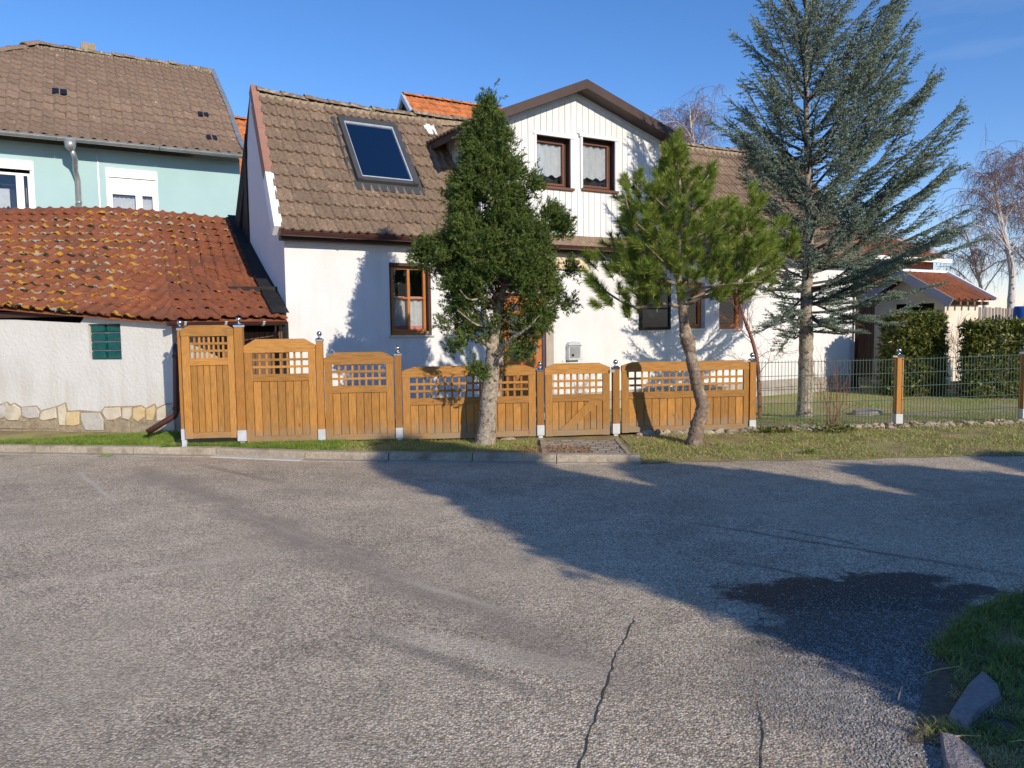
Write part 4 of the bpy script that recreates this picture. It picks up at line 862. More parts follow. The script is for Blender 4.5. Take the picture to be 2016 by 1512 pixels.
m_ = MB(); # bitumen strip beside the white gable
for j in range(10):
    p0, p1, q1, q0 = SS(.965, j / 10), SS(1.008, j / 10), SS(1.008, (j + 1) / 10), SS(.965, (j + 1) / 10); up_ = Vector((0, -.02, .085)); m_.add([p0 + up_, p1 + up_, q1 + up_, q0 + up_], [(0, 1, 2, 3)])
m_.build('tar_flashing', 'black', shed)
# wall: front face a little behind the eave
def wall_pt(px, py, off=.0):   # pixel -> point on the front wall plane (shed space)
    a = at_depth(0, 845, 11.15); b = at_depth(348, 858, 10.80); d = (b - a); d.z = 0; n = Vector((-d.y, d.x, 0)).normalized(); return on_plane(px, py, a + n * off, n) - so_, n
wl, wn_ = wall_pt(-330, 850); wr, _ = wall_pt(348, 858); wd = Vector((wr.x - wl.x, wr.y - wl.y, 0)); wlen = wd.length; wd.normalize()
shw = bpy.data.objects.new('shed_wall', None)
def wl2(px, py): p, _ = wall_pt(px, py); q = p - Vector((wl.x, wl.y, 0)); return q.dot(wd), p.z
gb0, gb1 = wl2(173, 638), wl2(240, 708)
MW = Matrix(((wd.x, wn_.x, 0, wl.x), (wd.y, wn_.y, 0, wl.y), (0, 0, 1, 0), (0, 0, 0, 1)))
def top_z(x):
    px_t = [(-330, 632), (0, 628), (160, 636), (170, 614), (250, 622), (345, 634), (360, 634)]
    xs = [wl2(*p) for p in px_t]; return float(np.interp(x, [p[0] for p in xs], [p[1] for p in xs]))
m_ = MB(); gh = (gb0[0], gb1[0], gb1[1], gb0[1]); segs = sorted([0, gh[0], gh[1], wlen] + [wlen * k / 24 for k in range(1, 24)])
for i in range(len(segs) - 1):
    a, b = segs[i], segs[i + 1]
    if b - a < 1e-4: continue
    ta, tb = top_z(a + .001), top_z(b - .001)
    if gh[0] - 1e-4 <= a and b <= gh[1] + 1e-4: m_.add([(a, 0, 0), (b, 0, 0), (b, 0, gh[2]), (a, 0, gh[2])], [(0, 1, 2, 3)]); m_.add([(a, 0, gh[3]), (b, 0, gh[3]), (b, 0, tb), (a, 0, ta)], [(0, 1, 2, 3)])
    else: m_.add([(a, 0, 0), (b, 0, 0), (b, 0, tb), (a, 0, ta)], [(0, 1, 2, 3)])
wall_holes(m_, gh[0], gh[1], gh[2], gh[3], [gh], depth=.10)
m_.add([(wlen, 0, 0), (wlen, 2.2, 0), (wlen, 2.2, 2.2), (wlen, 0, top_z(wlen))], [(0, 1, 2, 3)])
put('wall', m_.mesh('wall', 'whiteold'), shed, mw=MW)
m_ = MB().box(0, wlen - .05, .11, .13, 1.2, 1.72); m_.box(0, wlen - .4, .62, .66, 1.0, 2.14); put('dark_backing', m_.mesh('dark_backing', 'black'), shed, mw=MW)['kind'] = 'stuff'  # black backing sheets, shade of the gap under the eaves put into colour
m_ = MB().box(0, gh[0] - .05, -.05, .05, top_z(.1) + .01, top_z(.1) + .09); put('eaves_beam', m_.mesh('eaves_beam', 'darkwood'), shed, mw=MW)
gwf = put('glass_block_window', MB().box(gh[0], gh[1], .09, .10, gh[2], gh[3]).mesh('glass_block_window', 'pvc'), shed, mw=MW)
for i in range(2):
    for j in range(4):
        cw_, ch_ = (gh[1] - gh[0]) / 2, (gh[3] - gh[2]) / 4; x0, z0 = gh[0] + i * cw_ + .007, gh[2] + j * ch_ + .006; x1, z1 = x0 + cw_ - .014, z0 + ch_ - .012
        m_ = MB(); m_.hexa([(x0 + .012, .035, z0 + .012), (x1 - .012, .035, z0 + .012), (x1, .088, z0), (x0, .088, z0), (x0 + .012, .035, z1 - .012), (x1 - .012, .035, z1 - .012), (x1, .088, z1), (x0, .088, z1)]); m_.build('glass_block', 'block', gwf)
# flagstones at the foot of the wall
FS = [('stonegrey', [(0, 500), (75, 465), (100, 500), (95, 570), (50, 620), (0, 630)]), ('stonelight', [(104, 500), (150, 480), (215, 520), (222, 590), (190, 640), (95, 640), (62, 620)]),
      ('stonegrey', [(228, 512), (370, 505), (405, 560), (395, 613), (300, 622), (238, 600)]), ('stonelight', [(417, 582), (440, 548), (568, 512), (575, 616), (450, 642), (418, 632)]),
      ('stonelight', [(584, 508), (652, 475), (668, 560), (655, 690), (605, 690)]), ('stoneyellow', [(672, 562), (798, 552), (797, 680), (740, 698), (672, 688)]),
      ('stonegrey', [(812, 567), (1000, 567), (1036, 640), (1036, 740), (860, 740), (819, 640)]), ('stonelight', [(1024, 560), (1048, 517), (1203, 512), (1211, 600), (1150, 636), (1072, 638)]),
      ('stonelight', [(1229, 517), (1317, 512), (1312, 600), (1290, 636), (1229, 618)]), ('stoneyellow', [(1334, 522), (1408, 502), (1446, 532), (1441, 610), (1380, 656), (1329, 620)]),
      ('stoneyellow', [(1459, 532), (1540, 487), (1546, 560), (1526, 640), (1464, 640)]), ('stonelight', [(1564, 532), (1650, 487), (1740, 482), (1740, 600), (1650, 640), (1564, 648)]),
      ('stonedark', [(310, 645), (568, 636), (568, 725), (322, 725)]), ('stonedark', [(0, 645), (90, 652), (200, 650), (300, 648), (298, 725), (0, 720)]), ('stonedark', [(1050, 660), (1300, 655), (1300, 790), (1060, 790)]),
      ('stonedark', [(1312, 662), (1520, 655), (1500, 790), (1312, 790)]), ('stonelight', [(1640, 660), (1745, 615), (1745, 790), (1600, 790)]),
      ('stonelight', [(-10, 505), (-160, 470), (-240, 520), (-230, 620), (-90, 650), (-10, 640)]), ('stoneyellow', [(-250, 520), (-380, 500), (-450, 560), (-430, 650), (-260, 640)]), ('stonedark', [(-10, 655), (-440, 665), (-440, 760), (-10, 730)])]
for mm, poly in FS:
    pts2 = [wl2(x / 5.04, 700 + y / 5.04) for x, y in poly]; cx_ = sum(p[0] for p in pts2) / len(pts2); cz_ = sum(p[1] for p in pts2) / len(pts2); area = sum(pts2[i][0] * pts2[(i + 1) % len(pts2)][1] - pts2[(i + 1) % len(pts2)][0] * pts2[i][1] for i in range(len(pts2)))
    if area < 0: pts2.reverse()
    n = len(pts2); d0 = -.030 - random.random() * .012; ins = [(cx_ + (x - cx_) * .955, cz_ + (z - cz_) * .94) for x, z in pts2]
    vs = [(x, -.002, z) for x, z in pts2] + [(x, d0 + .008, z) for x, z in pts2] + [(x, d0, z) for x, z in ins]
    fs = [(i, (i + 1) % n, n + (i + 1) % n, n + i) for i in range(n)] + [(n + i, n + (i + 1) % n, 2 * n + (i + 1) % n, 2 * n + i) for i in range(n)] + [tuple(range(2 * n, 3 * n))]
    put('flagstone', MB().add(vs, fs).mesh('flagstone', mm), shed, mw=MW)
# mortar bed with an uneven upper edge
xs = [(-450, 545), (-380, 488), (-240, 505), (-160, 462), (-10, 490), (75, 455), (110, 485), (150, 468), (215, 508), (370, 494), (412, 548), (440, 535), (575, 498), (655, 463), (680, 548), (800, 540), (1005, 556), (1045, 506), (1210, 500), (1325, 500), (1408, 490), (1450, 520), (1540, 474), (1560, 515), (1650, 474), (1748, 470)]
tp = [wl2(x / 5.04, 700 + y / 5.04) for x, y in xs]; m_ = MB(); n = len(tp)
m_.add([(x, -.018, z) for x, z in tp] + [(x, -.018, -.1) for x, z in tp] + [(x, -.0015, z) for x, z in tp], [(n + i, n + i + 1, i + 1, i) for i in range(n - 1)] + [(i, i + 1, 2 * n + i + 1, 2 * n + i) for i in range(n - 1)])
put('mortar_bed', m_.mesh('mortar_bed', 'mortar'), shed, mw=MW)
# gutter over the entrance, recessed plank wall, downpipe
ga, gbb = EP[3] - so_ + Vector((-.03, -.07, .0)), EP[4] - so_ + Vector((.0, -.09, -.0)); ga.z = gbb.z = (EP[3].z + EP[4].z) / 2 - .03
m_ = MB(); half_round(m_, ga, gbb, .055); m_.build('gutter', 'brownmetal', shed)
for f_ in (.12, .45, .78): p = ga.lerp(gbb, f_); q = ga.lerp(gbb, f_ + .02); m_ = MB(); half_round(m_, p, q, .062); m_.build('gutter_bracket', 'zinclight', shed)
pa, pb = Vector((ga.x + .25, ga.y + 1.3, 0)), Vector((gbb.x - .02, gbb.y + .62, 0)); npk = 14
for i in range(npk):
    p, q = pa.lerp(pb, i / npk + .004), pa.lerp(pb, (i + 1) / npk - .004); m_ = MB(); m_.beam(p + Vector((0, 0, .83)), q + Vector((0, 0, .83)), .025, 1.50); m_.build('plank', 'plankbrown', shed)
m_ = MB().beam(pa + Vector((0, .3, 1.2)), pb + Vector((0, .3, 1.2)), .02, 2.2); m_.build('back_wall', 'black', shed)
pcol = MB().box(gbb.x - .06, gbb.x + .01, gbb.y + .02, gbb.y + .12, 0, gbb.z); pcol.build('corner_post', 'black', shed)
fx = at_depth(346, 700, 10.4) - so_; bt = at_depth(347, 815, 10.4) - so_; en = at_depth(290, 851, 10.3) - so_
m_ = MB(); m_.tube([ga + Vector((.17, 0, -.02)), ga + Vector((.17, 0, -.16)), ga + Vector((.15, -.02, -.24)), Vector((fx.x, fx.y, ga.z - .36)), Vector((fx.x, fx.y, ga.z - .44)), Vector((bt.x, bt.y, bt.z + .04)), Vector((bt.x - .02, bt.y, bt.z - .02)), Vector((bt.x - .1, bt.y - .02, bt.z - .07)), en], .042, 12); m_.build('downpipe', 'brownmetal', shed, True)
m_ = MB().tube([Vector((fx.x, fx.y, 1.25)), Vector((fx.x, fx.y, 1.29))], .05, 12).tube([Vector((bt.x, bt.y, bt.z + .06)), Vector((bt.x, bt.y, bt.z + .10))], .05, 12); m_.build('pipe_clamp', 'brownmetal', shed, True)

# ---------------------------------------------------------------- right: barn, garage, hedge, pickets
BR = on_ground(1690, 745, .1)
def HR(x, y, d=0.0): return H(x, y, d, BRO)
BRO = at_depth(1688, 745, 21.0); BRO.z = 0
barn = thing('brown_barn', 'barn with brown plank wall and red corrugated cladding beyond the white house', 'barn', BRO, TH)
(a0, _), (a1, zt) = HR(1688, 640), HR(1746, 585); zb = HR(1700, 742)[1]
n = 9
for i in range(n):
    x0, x1 = a0 + (a1 - a0) * i / n + .005, a0 + (a1 - a0) * (i + 1) / n - .005; MB().box(x0, x1, -.02 - .008 * random.random(), .0, zb, zt).build('plank', 'plankbrown', barn)
MB().box(a0, a1 + .0, .01, .05, zb, zt).build('dark_backing', 'black', barn)  # black sheet behind the planks, interior darkness put into its colour
w2 = HR(1850, 600)[0]
MB().box(a1, w2, .3, .35, .0, 3.2).build('dark_opening', 'black', barn)  # black sheet, the shade inside the opening is its colour
zs0, zs1 = HR(1700, 583)[1], HR(1700, 540)[1]
m_ = MB(); n = 60; xx1 = HR(1765, 560)[0]; vs = []
for i in range(n + 1):
    x = a0 - .3 + (xx1 - a0 + .3) * i / n; s = .025 * math.sin(i * 1.9); vs += [(x, -.45 + s * .2, zs0 + s), (x, .7 + s * .2, zs1 + .12 + s)]
m_.add(vs, [(2 * i, 2 * i + 2, 2 * i + 3, 2 * i + 1) for i in range(n)]); m_.build('corrugated_canopy', 'corrugated', barn, True)
m_ = MB(); n = 90; xx2 = HR(1835, 540, .8)[0]; z0_, z1_ = HR(1700, 556, .8)[1], HR(1700, 508, .8)[1]; vs = []
for i in range(n + 1):
    x = a0 - .3 + (xx2 - a0 + .3) * i / n; s = .03 * math.sin(i * 1.9); vs += [(x, .8 + s, z0_), (x, .8 + s, z1_)]
m_.add(vs, [(2 * i, 2 * i + 2, 2 * i + 3, 2 * i + 1) for i in range(n)]); m_.build('corrugated_wall', 'corrugated', barn, True)
MB().box(xx2, xx2 + .05, .8, 5, 0, z1_).build('side_wall', 'plankbrown', barn)
e0, ez = HR(1680, 506, .5); e1, _ = HR(1870, 512, .5)
MB().box(e0 - .6, e1, .42, .5, ez - .03, ez + .09).build('eaves_board', 'pvc', barn)
rz = HR(1745, 455, 2.8)[1]
def RBN(a, b): return Vector((e0 - .6 + (e1 - .45 - e0 + .6) * a - b * .9 * a, .42 + 2.4 * b, ez + .08 + (rz - ez) * b))
tb_ = double_tile(.26, .36, .04, .03, 1, 6, 'barn_tile', 'tile_lichen'); lay_tiles(barn, tb_, RBN, int((e1 - e0) / .26) + 2, 7, w=.26, L=.36)
m_ = MB(); m_.add([RBN(0, 0), RBN(1, 0), RBN(1, 1), RBN(0, 1)], [(0, 1, 2, 3)]); m_.add([RBN(0, 1), RBN(1, 1), RBN(1, 0) + Vector((0, 5, 0)), RBN(0, 0) + Vector((0, 5, 0))], [(0, 1, 2, 3)]); m_.build('roof', 'tile_lichen', barn)
p, q = RBN(1, 0), RBN(1, 1); m_ = MB(); m_.beam(p + Vector((.05, 0, .08)), q + Vector((.05, 0, .08)), .12, .2); m_.build('verge_board', 'pvc', barn)

GO = at_depth(1856, 745, 18.6); GO.z = 0
gar = thing('cream_garage', 'small cream garage with tiled roof and grey verge board behind the square hedge', 'garage', GO, TH)
def HG(x, y, d=0.0): return H(x, y, d, GO)
g1, gz0 = HG(1921, 745); gz = HG(1858, 590)[1]
m_ = MB(); m_.add([(0, 0, 0), (g1, 0, 0), (g1, 0, gz), (0, 0, gz)], [(0, 1, 2, 3)])
def side(px, py):     # left gable face, plane x = 0 of the garage
    w = on_plane(px, py, GO, U_); l = frame_of(gar).inverted() @ w; return l.y, l.z
# gable with a wide opening
s0 = side(1838, 640)[0]; s1 = side(1764, 640)[0]; szt = side(1800, 598)[1]
gd = s1 + .6; ap = gd / 2; rp = side(1795, 553); 
apz = gz + .62
m_.add([(0, 0, 0), (0, s0, 0), (0, s0, szt), (0, 0, gz)], [(3, 2, 1, 0)]); m_.add([(0, s1, 0), (0, gd, 0), (0, gd, gz), (0, s1, szt)], [(3, 2, 1, 0)]); m_.add([(0, 0, gz), (0, s0, szt), (0, s1, szt), (0, gd, gz), (0, ap, apz)], [(4, 3, 2, 1, 0)])
m_.add([(g1, 0, 0), (g1, gd, 0), (g1, gd, gz), (g1, ap, apz), (g1, 0, gz)], [(0, 1, 2, 3, 4)]); m_.add([(0, gd, 0), (g1, gd, 0), (g1, gd, gz), (0, gd, gz)], [(0, 1, 2, 3)]); m_.build('wall', 'creamwall', gar)
MB().box(.5, .55, .1, gd - .1, 0, gz).build('dark_backing', 'black', gar)  # black sheet stands for the unlit inside of the garage
ge = HG(1955, 590, -.3)[0]
def GS(a, b): return Vector((-.35 + (ge + .35) * a, -.32 + (ap + .32) * b, gz - .02 + (apz - gz + .10) * b))
tg = double_tile(.26, .36, .045, .03, 1, 8, 'garage_tile', 'tile_lichen'); lay_tiles(gar, tg, GS, int((ge + .35) / .24), 5, w=.26, L=.36)
m_ = MB(); m_.add([GS(0, 0), GS(1, 0), GS(1, 1), GS(0, 1)], [(0, 1, 2, 3)]); m_.add([GS(0, 1), GS(1, 1), (ge, gd + .3, gz), (-.35, gd + .3, gz)], [(0, 1, 2, 3)]); m_.build('roof', 'tile_lichen', gar)
m_ = MB(); m_.beam(GS(0, -.04) + Vector((-.04, 0, -.04)), GS(0, 1) + Vector((-.04, 0, -.04)), .03, .22); m_.beam(Vector((-.39, gd + .3, gz - .04)), GS(0, 1) + Vector((-.04, 0, -.04)), .03, .22); m_.build('verge_board', 'greyfascia', gar)
m_ = MB(); m_.beam(GS(1, -.04) + Vector((.05, 0, .06)), GS(1, 1) + Vector((.05, 0, .06)), .10, .08); m_.beam(GS(0, 1.02) + Vector((0, 0, .05)), GS(1, 1.02) + Vector((0, 0, .05)), .14, .06); m_.build('ridge_capping', 'pvc', gar)
for k in range(5): MB().box(.1 + k * (g1 - .1) / 4.5, .17 + k * (g1 - .1) / 4.5, -.3, .0, gz - .13, gz - .05).build('rafter', 'plankbrown', gar)
MB().box(-.2, 1.3, -.75, -.3, .02, .18).build('door_slab', 'beige', gar)

# picket fence far right
pk0, pk1 = at_depth(1919, 640, 21.5), at_depth(2060, 640, 22.0); pf = thing('picket_fence', 'grey weathered wooden picket fence behind the right hedge', 'fence', (pk0.x, pk0.y, 0)); n = 22
for i in range(n):
    p = pk0.lerp(pk1, i / n) - Vector((pk0.x, pk0.y, 0)); zt = at_depth(1919 + 141 * i / n, 606, 21.6).z + random.uniform(-.02, .02); MB().box(p.x + .01, p.x + .075, p.y, p.y + .02, .1, zt).build('picket', 'greywood', pf)
m_ = MB(); p1 = pk1 - Vector((pk0.x, pk0.y, 0)); zr_ = at_depth(1950, 632, 21.6).z; m_.beam((0, .03, zr_), (p1.x, p1.y + .03, zr_), .04, .08); m_.build('rail', 'greywood', pf)
tb = at_depth(2003, 640, 21.0); bt_ = thing('blue_barrel', 'bright blue barrel standing before the grey pickets at the far right edge', 'barrel', (tb.x + .2, tb.y, .1))
zt = at_depth(2003, 603, 21).z - .1; MB().lathe([(.26, 0), (.29, .05), (.29, zt * .33), (.275, zt * .35), (.29, zt * .37), (.29, zt * .66), (.275, zt * .68), (.29, zt * .7), (.28, zt * .96), (.25, zt)], n=20).build('body', 'bluetarp', bt_, True)
# ---------------------------------------------------------------- wooden fence and gate
FA = math.atan(.125); FU = Vector((math.cos(FA), math.sin(FA), 0)); FN = Vector((-math.sin(FA), math.cos(FA), 0))
FO = Vector((-4.55, fence_y(-4.55), 0))
def HFp(x, y, d=0.0): q = on_plane(x, y, FO + FN * d, FN) - FO; return q.dot(FU), q.z
fence = thing('wooden_fence', 'honey coloured lattice top wooden fence stepping down beside the road', 'fence', FO, FA)
def panel(owner, name, x0, x1, ytop, yedge, ybot, ncol, nboard, brace=False, frac=(.0,), flip=False):
    (a, zb), (b, _) = HFp(x0, ybot), HFp(x1, ybot); zt = HFp((x0 + x1) / 2, ytop)[1]; ze = zt - (yedge - ytop) * 1.0 / 146
    local = bpy.data.objects.new(name, None)
    st = .098; m_ = MB(); T = .042
    pan = MB().box(a + st + .0005, b - st - .0005, .0135, .0165, zb + .083, ze - .089 - .285 - .093).build(name, 'fence', owner)
    MB().box(a, a + st, -T / 2, T / 2, zb, ze - .085).build('stile', 'fence', pan); MB().box(b - st, b, -T / 2, T / 2, zb, ze - .085).build('stile', 'fence', pan)
    zr = ze - .088
    ch = min(.16, (b - a) * .16)
    MB().prism([(a - .005, zr), (b + .005, zr), (b + .005, ze), (b - ch, zt), (a + ch, zt), (a - .005, ze)], -T / 2 - .004, T / 2 + .004).build('top_rail', 'fence_h', pan)
    lt = zr - .0; lh = .285; mid1 = zr - lh; mid0 = mid1 - .092
    MB().box(a + st + .001, b - st - .001, -T / 2 - .002, T / 2, mid0, mid1).build('middle_rail', 'fence_h', pan)
    MB().box(a + st + .001, b - st - .001, -T / 2 - .002, T / 2, zb + .005, zb + .082).build('bottom_rail', 'fence_h', pan)
    ia, ib = a + st, b - st; p = (ib - ia) / ncol; sw = .027
    for i in range(1, ncol):
        x = ia + p * i; x = min(max(x, ia + sw / 2 + .001), ib - sw / 2 - .001); MB().box(x - sw / 2, x + sw / 2, .002, .012, mid1 + .0, lt).build('lattice_slat', 'fence', pan)
    for j in range(1, 3):
        z = mid1 + lh * j / 3; MB().box(ia + .001, ib - .001, -.009, .001, z - .0155, z + .0155).build('lattice_slat', 'fence', pan)
    bwid = (ib - ia) / nboard
    for i in range(nboard):
        y = -.008 + random.uniform(-.0015, .0015); x_0, x_1 = ia + i * bwid + .0025, ia + (i + 1) * bwid - .0025; m_ = MB(); bv = .005
        m_.add([(x_0, y + bv, zb + .083), (x_0 + bv, y, zb + .083), (x_1 - bv, y, zb + .083), (x_1, y + bv, zb + .083), (x_0, y + bv, mid0 - .001), (x_0 + bv, y, mid0 - .001), (x_1 - bv, y, mid0 - .001), (x_1, y + bv, mid0 - .001), (x_0, .012, zb + .083), (x_1, .012, zb + .083), (x_0, .012, mid0 - .001), (x_1, .012, mid0 - .001)],
               [(0, 1, 5, 4), (1, 2, 6, 5), (2, 3, 7, 6), (8, 10, 11, 9), (0, 4, 10, 8), (3, 9, 11, 7)]); m_.build('board', 'fence', pan)
    if brace:
        m_ = MB(); m_.hexa([(ia + .10, -.028, zb + .083), (ia + .26, -.028, zb + .083), (ia + .26, -.0105, zb + .083), (ia + .10, -.0105, zb + .083), (ib - .20, -.028, mid0 - .001), (ib - .03, -.028, mid0 - .001), (ib - .03, -.0105, mid0 - .001), (ib - .20, -.0105, mid0 - .001)]); m_.build('brace', 'fence', pan)
    return pan
panel(fence, 'panel', 366, 471, 640, 648, 864, 8, 6)
panel(fence, 'panel', 488, 627, 667, 680, 871, 8, 7)
panel(fence, 'panel', 643, 778, 693, 704, 868, 8, 7)
panel(fence, 'panel', 795, 1055, 720, 728, 866, 17, 15)
panel(fence, 'panel', 1224, 1475, 711, 718, 852, 17, 15)
gl = HFp(1075, 858)[0]
gate = thing('garden_gate', 'small lattice top wooden gate with diagonal brace before the paved entrance', 'gate', FO, FA)
gp = panel(gate, 'gate_leaf', 1074, 1200, 715, 724, 859, 8, 8, brace=True)
sx_, sz_ = HFp(1204, 730)
MB().box(sx_ - .04, sx_ + .03, -.05, -.022, sz_ - .02, sz_ + .02).build('latch', 'zinc', gp)
def post(owner, px, ybase, yfoot, ytop, yball, w=.088, cap='ball', d=0.0, wood='fencepost'):
    s, zb = HFp(px, ybase, d); zf = HFp(px, yfoot, d)[1]; zt = HFp(px, ytop, d)[1]; zbl = HFp(px, yball, d)[1]
    h = w / 2; m_ = MB(); m_.box(s - h, s + h, -h + d, h + d, zf, zt); po = m_.build('post', wood, owner)
    MB().box(s - .03, s + .03, -.03 + d, .03 + d, zb - .12, zf - .10).build('ground_pin', 'zinclight', po)
    MB().box(s - h - .004, s + h + .004, -h - .004 + d, h + .004 + d, zf - .13, zf + .012).build('post_foot', 'zinclight', po)
    m_ = MB(); m_.hexa([(s - h - .006, -h - .006 + d, zt), (s + h + .006, -h - .006 + d, zt), (s + h + .006, h + .006 + d, zt), (s - h - .006, h + .006 + d, zt), (s - h * .6, -h * .6 + d, zt + .022), (s + h * .6, -h * .6 + d, zt + .022), (s + h * .6, h * .6 + d, zt + .022), (s - h * .6, h * .6 + d, zt + .022)]); m_.box(s - h - .006, s + h + .006, -h - .006 + d, h + .006 + d, zt - .025, zt - .0005); m_.build('post_cap', 'chrome', po)
    r = .034; m_ = MB(); m_.lathe([(.014, 0), (.014, .02)] + [(r * math.sin(math.pi * (k + .5) / 12), .02 + r - r * math.cos(math.pi * (k + .5) / 12)) for k in range(12)], (s, d, zt + .02), 16); m_.build('ball_finial', 'chrome', po, True)
    return po
post(fence, 364, 866, 846, 646, 650, .06, d=.05)
post(fence, 479, 874, 848, 640, 630, .105)
post(fence, 635, 872, 846, 668, 658, .088)
post(fence, 787, 868, 843, 696, 686, .088)
post(fence, 1064, 864, 838, 727, 709, .092)
post(fence, 1212, 862, 835, 723, 705, .092)
post(fence, 1479, 856, 828, 709, 702, .088)
# wire mat fence
wire = thing('wire_fence', 'green welded wire mat fence on short wooden posts in front of the yard', 'fence', FO, FA)
s7 = HFp(1479, 850)[0]; s8, z8 = HFp(1766, 842); s9, z9 = HFp(2012, 832, .0)
post(wire, 1766, 848, 816, 700, 691, .098, d=.05); post(wire, 2014, 838, 806, 693, 684, .105, d=.05)
s10 = s9 + 2.2
def wire_z(s): return float(np.interp(s, [s7, s8, s9, s10], [HFp(1490, 851)[1], HFp(1766, 841)[1], HFp(2000, 829)[1], HFp(2000, 829)[1] + .01]))
for (a, b) in ((s7 + .05, s8 - .055), (s8 + .06, s9 - .06), (s9 + .06, s10)):
    m_ = MB(); n = int(round((b - a) / .05)); sag = random.uniform(-.004, .004)
    for i in range(n + 1):
        x = a + (b - a) * i / n; z0 = wire_z(x); m_.box(x - .0026, x + .0026, -.0026, .0026, z0 - .0, z0 + 1.02)
    for j in range(6):
        for yy in (-.007, .007):
            m_.add([(a, yy - .0035, wire_z(a) + .01 + .197 * j - .0035), (b, yy - .0035, wire_z(b) + .01 + .197 * j - .0035), (b, yy - .0035, wire_z(b) + .01 + .197 * j + .0035), (a, yy - .0035, wire_z(a) + .01 + .197 * j + .0035),
                    (a, yy + .0035, wire_z(a) + .01 + .197 * j - .0035), (b, yy + .0035, wire_z(b) + .01 + .197 * j - .0035), (b, yy + .0035, wire_z(b) + .01 + .197 * j + .0035), (a, yy + .0035, wire_z(a) + .01 + .197 * j + .0035)], [(0, 1, 2, 3), (7, 6, 5, 4), (3, 2, 6, 7), (0, 4, 5, 1)])
    o = m_.build('wire_mat', 'fencewire', wire); o['kind'] = 'stuff'
# letter box on the house wall
(mx0, mz1), (mx1, mz0) = H(1113, 672), H(1139, 708)
lb = thing('letter_box', 'silver letter box with curved top mounted on the white house wall', 'letter box', frame_of(house) @ Vector(((mx0 + mx1) / 2, -.0, mz0)), TH); hw = (mx1 - mx0) / 2 - .01; hh = mz1 - mz0
m_ = MB(); prof = [(-hw, 0), (hw, 0), (hw, hh * .84), (hw * .8, hh * .95), (0, hh), (-hw * .8, hh * .95), (-hw, hh * .84)]; m_.prism(prof, -.10, -.003); m_.build('body', 'zinclight', lb)
MB().box(-hw * .8, hw * .8, -.106, -.1005, hh * .12, hh * .70).build('front_flap', 'zinc', lb); MB().box(-hw * .55, -hw * .2, -.112, -.1065, hh * .2, hh * .32).build('lock', 'blackgloss', lb)
m_ = MB(); m_.box(-hw * 1.02, hw * 1.02, -.125, -.1005, hh * .76, hh * .80); m_.build('slot_lip', 'zinc', lb)

# ---------------------------------------------------------------- stone edging along the fence foot
def rock_mesh(seed, sub=2):
    r = random.Random(seed); bm = MB(); import bmesh
    b = bmesh.new(); bmesh.ops.create_icosphere(b, subdivisions=sub, radius=1)
    ph = [Vector((r.uniform(-1, 1), r.uniform(-1, 1), r.uniform(-1, 1))).normalized() for _ in range(9)]; of = [r.uniform(.55, .9) for _ in ph]
    for v in b.verts:
        for n_, o_ in zip(ph, of):
            d = v.co.dot(n_)
            if d > o_: v.co -= n_ * (d - o_) * .9
        v.co *= 1 + r.uniform(-.03, .03)
    me = bpy.data.meshes.new('stone'); b.to_mesh(me); b.free(); me.materials.append(M['stone']); return me
rocks = [rock_mesh(k) for k in range(8)]
edg = thing('stone_edging', 'low rough fieldstone edging under the wire fence and right wooden panel', 'stone edging', (2.0, fence_y(2.0), 0))
eo = Vector(edg.location); rr = random.Random(5)
def eul(r): return Matrix.Rotation(r.uniform(-.25, .25), 4, 'X') @ Matrix.Rotation(r.uniform(-.2, .2), 4, 'Y') @ Matrix.Rotation(r.uniform(-.5, .5), 4, 'Z')
x = 1.72
while x < 8.6:
    big = rr.random() < .55; L = rr.uniform(.09, .20) if big else rr.uniform(.05, .10); hgt = rr.uniform(.045, .075) if big else rr.uniform(.03, .05)
    y = fence_y(x) - rr.uniform(.02, .10) - (.05 if x > 4 else 0); p = Vector((x + L * .5, y, .07 + hgt * .35)) - eo
    o = put('stone', rr.choice(rocks), edg); o.matrix_local = Matrix.Translation(p) @ eul(rr) @ Matrix.Diagonal((L * .62, rr.uniform(.06, .09), hgt, 1))
    if rr.random() < .7:
        o = put('stone', rr.choice(rocks), edg); s = rr.uniform(.025, .05); o.matrix_local = Matrix.Translation(p + Vector((rr.uniform(-.1, .1), -rr.uniform(.06, .16), -hgt * .5))) @ eul(rr) @ Matrix.Diagonal((s * 1.4, s, s * .7, 1))
    x += L * .98
for q in range(70):      # second course and rubble on the right
    x = rr.uniform(3.9, 8.4); s = rr.uniform(.03, .06); o = put('stone', rr.choice(rocks), edg); o.matrix_local = Matrix.Translation(Vector((x, fence_y(x) + rr.uniform(-.12, .12), .09 + rr.random() * .03)) - eo) @ eul(rr) @ Matrix.Diagonal((s * 1.6, s, s * .8, 1))
# stepping stones under the left part of the fence
for x_px in (600, 740, 1000):
    s, z = HFp(x_px, 869); p = FO + FU * s
    o = put('stone', rr.choice(rocks), edg); o.matrix_local = Matrix.Translation(Vector((p.x, p.y, .07)) - eo) @ Matrix.Diagonal((.13, .07, .035, 1))

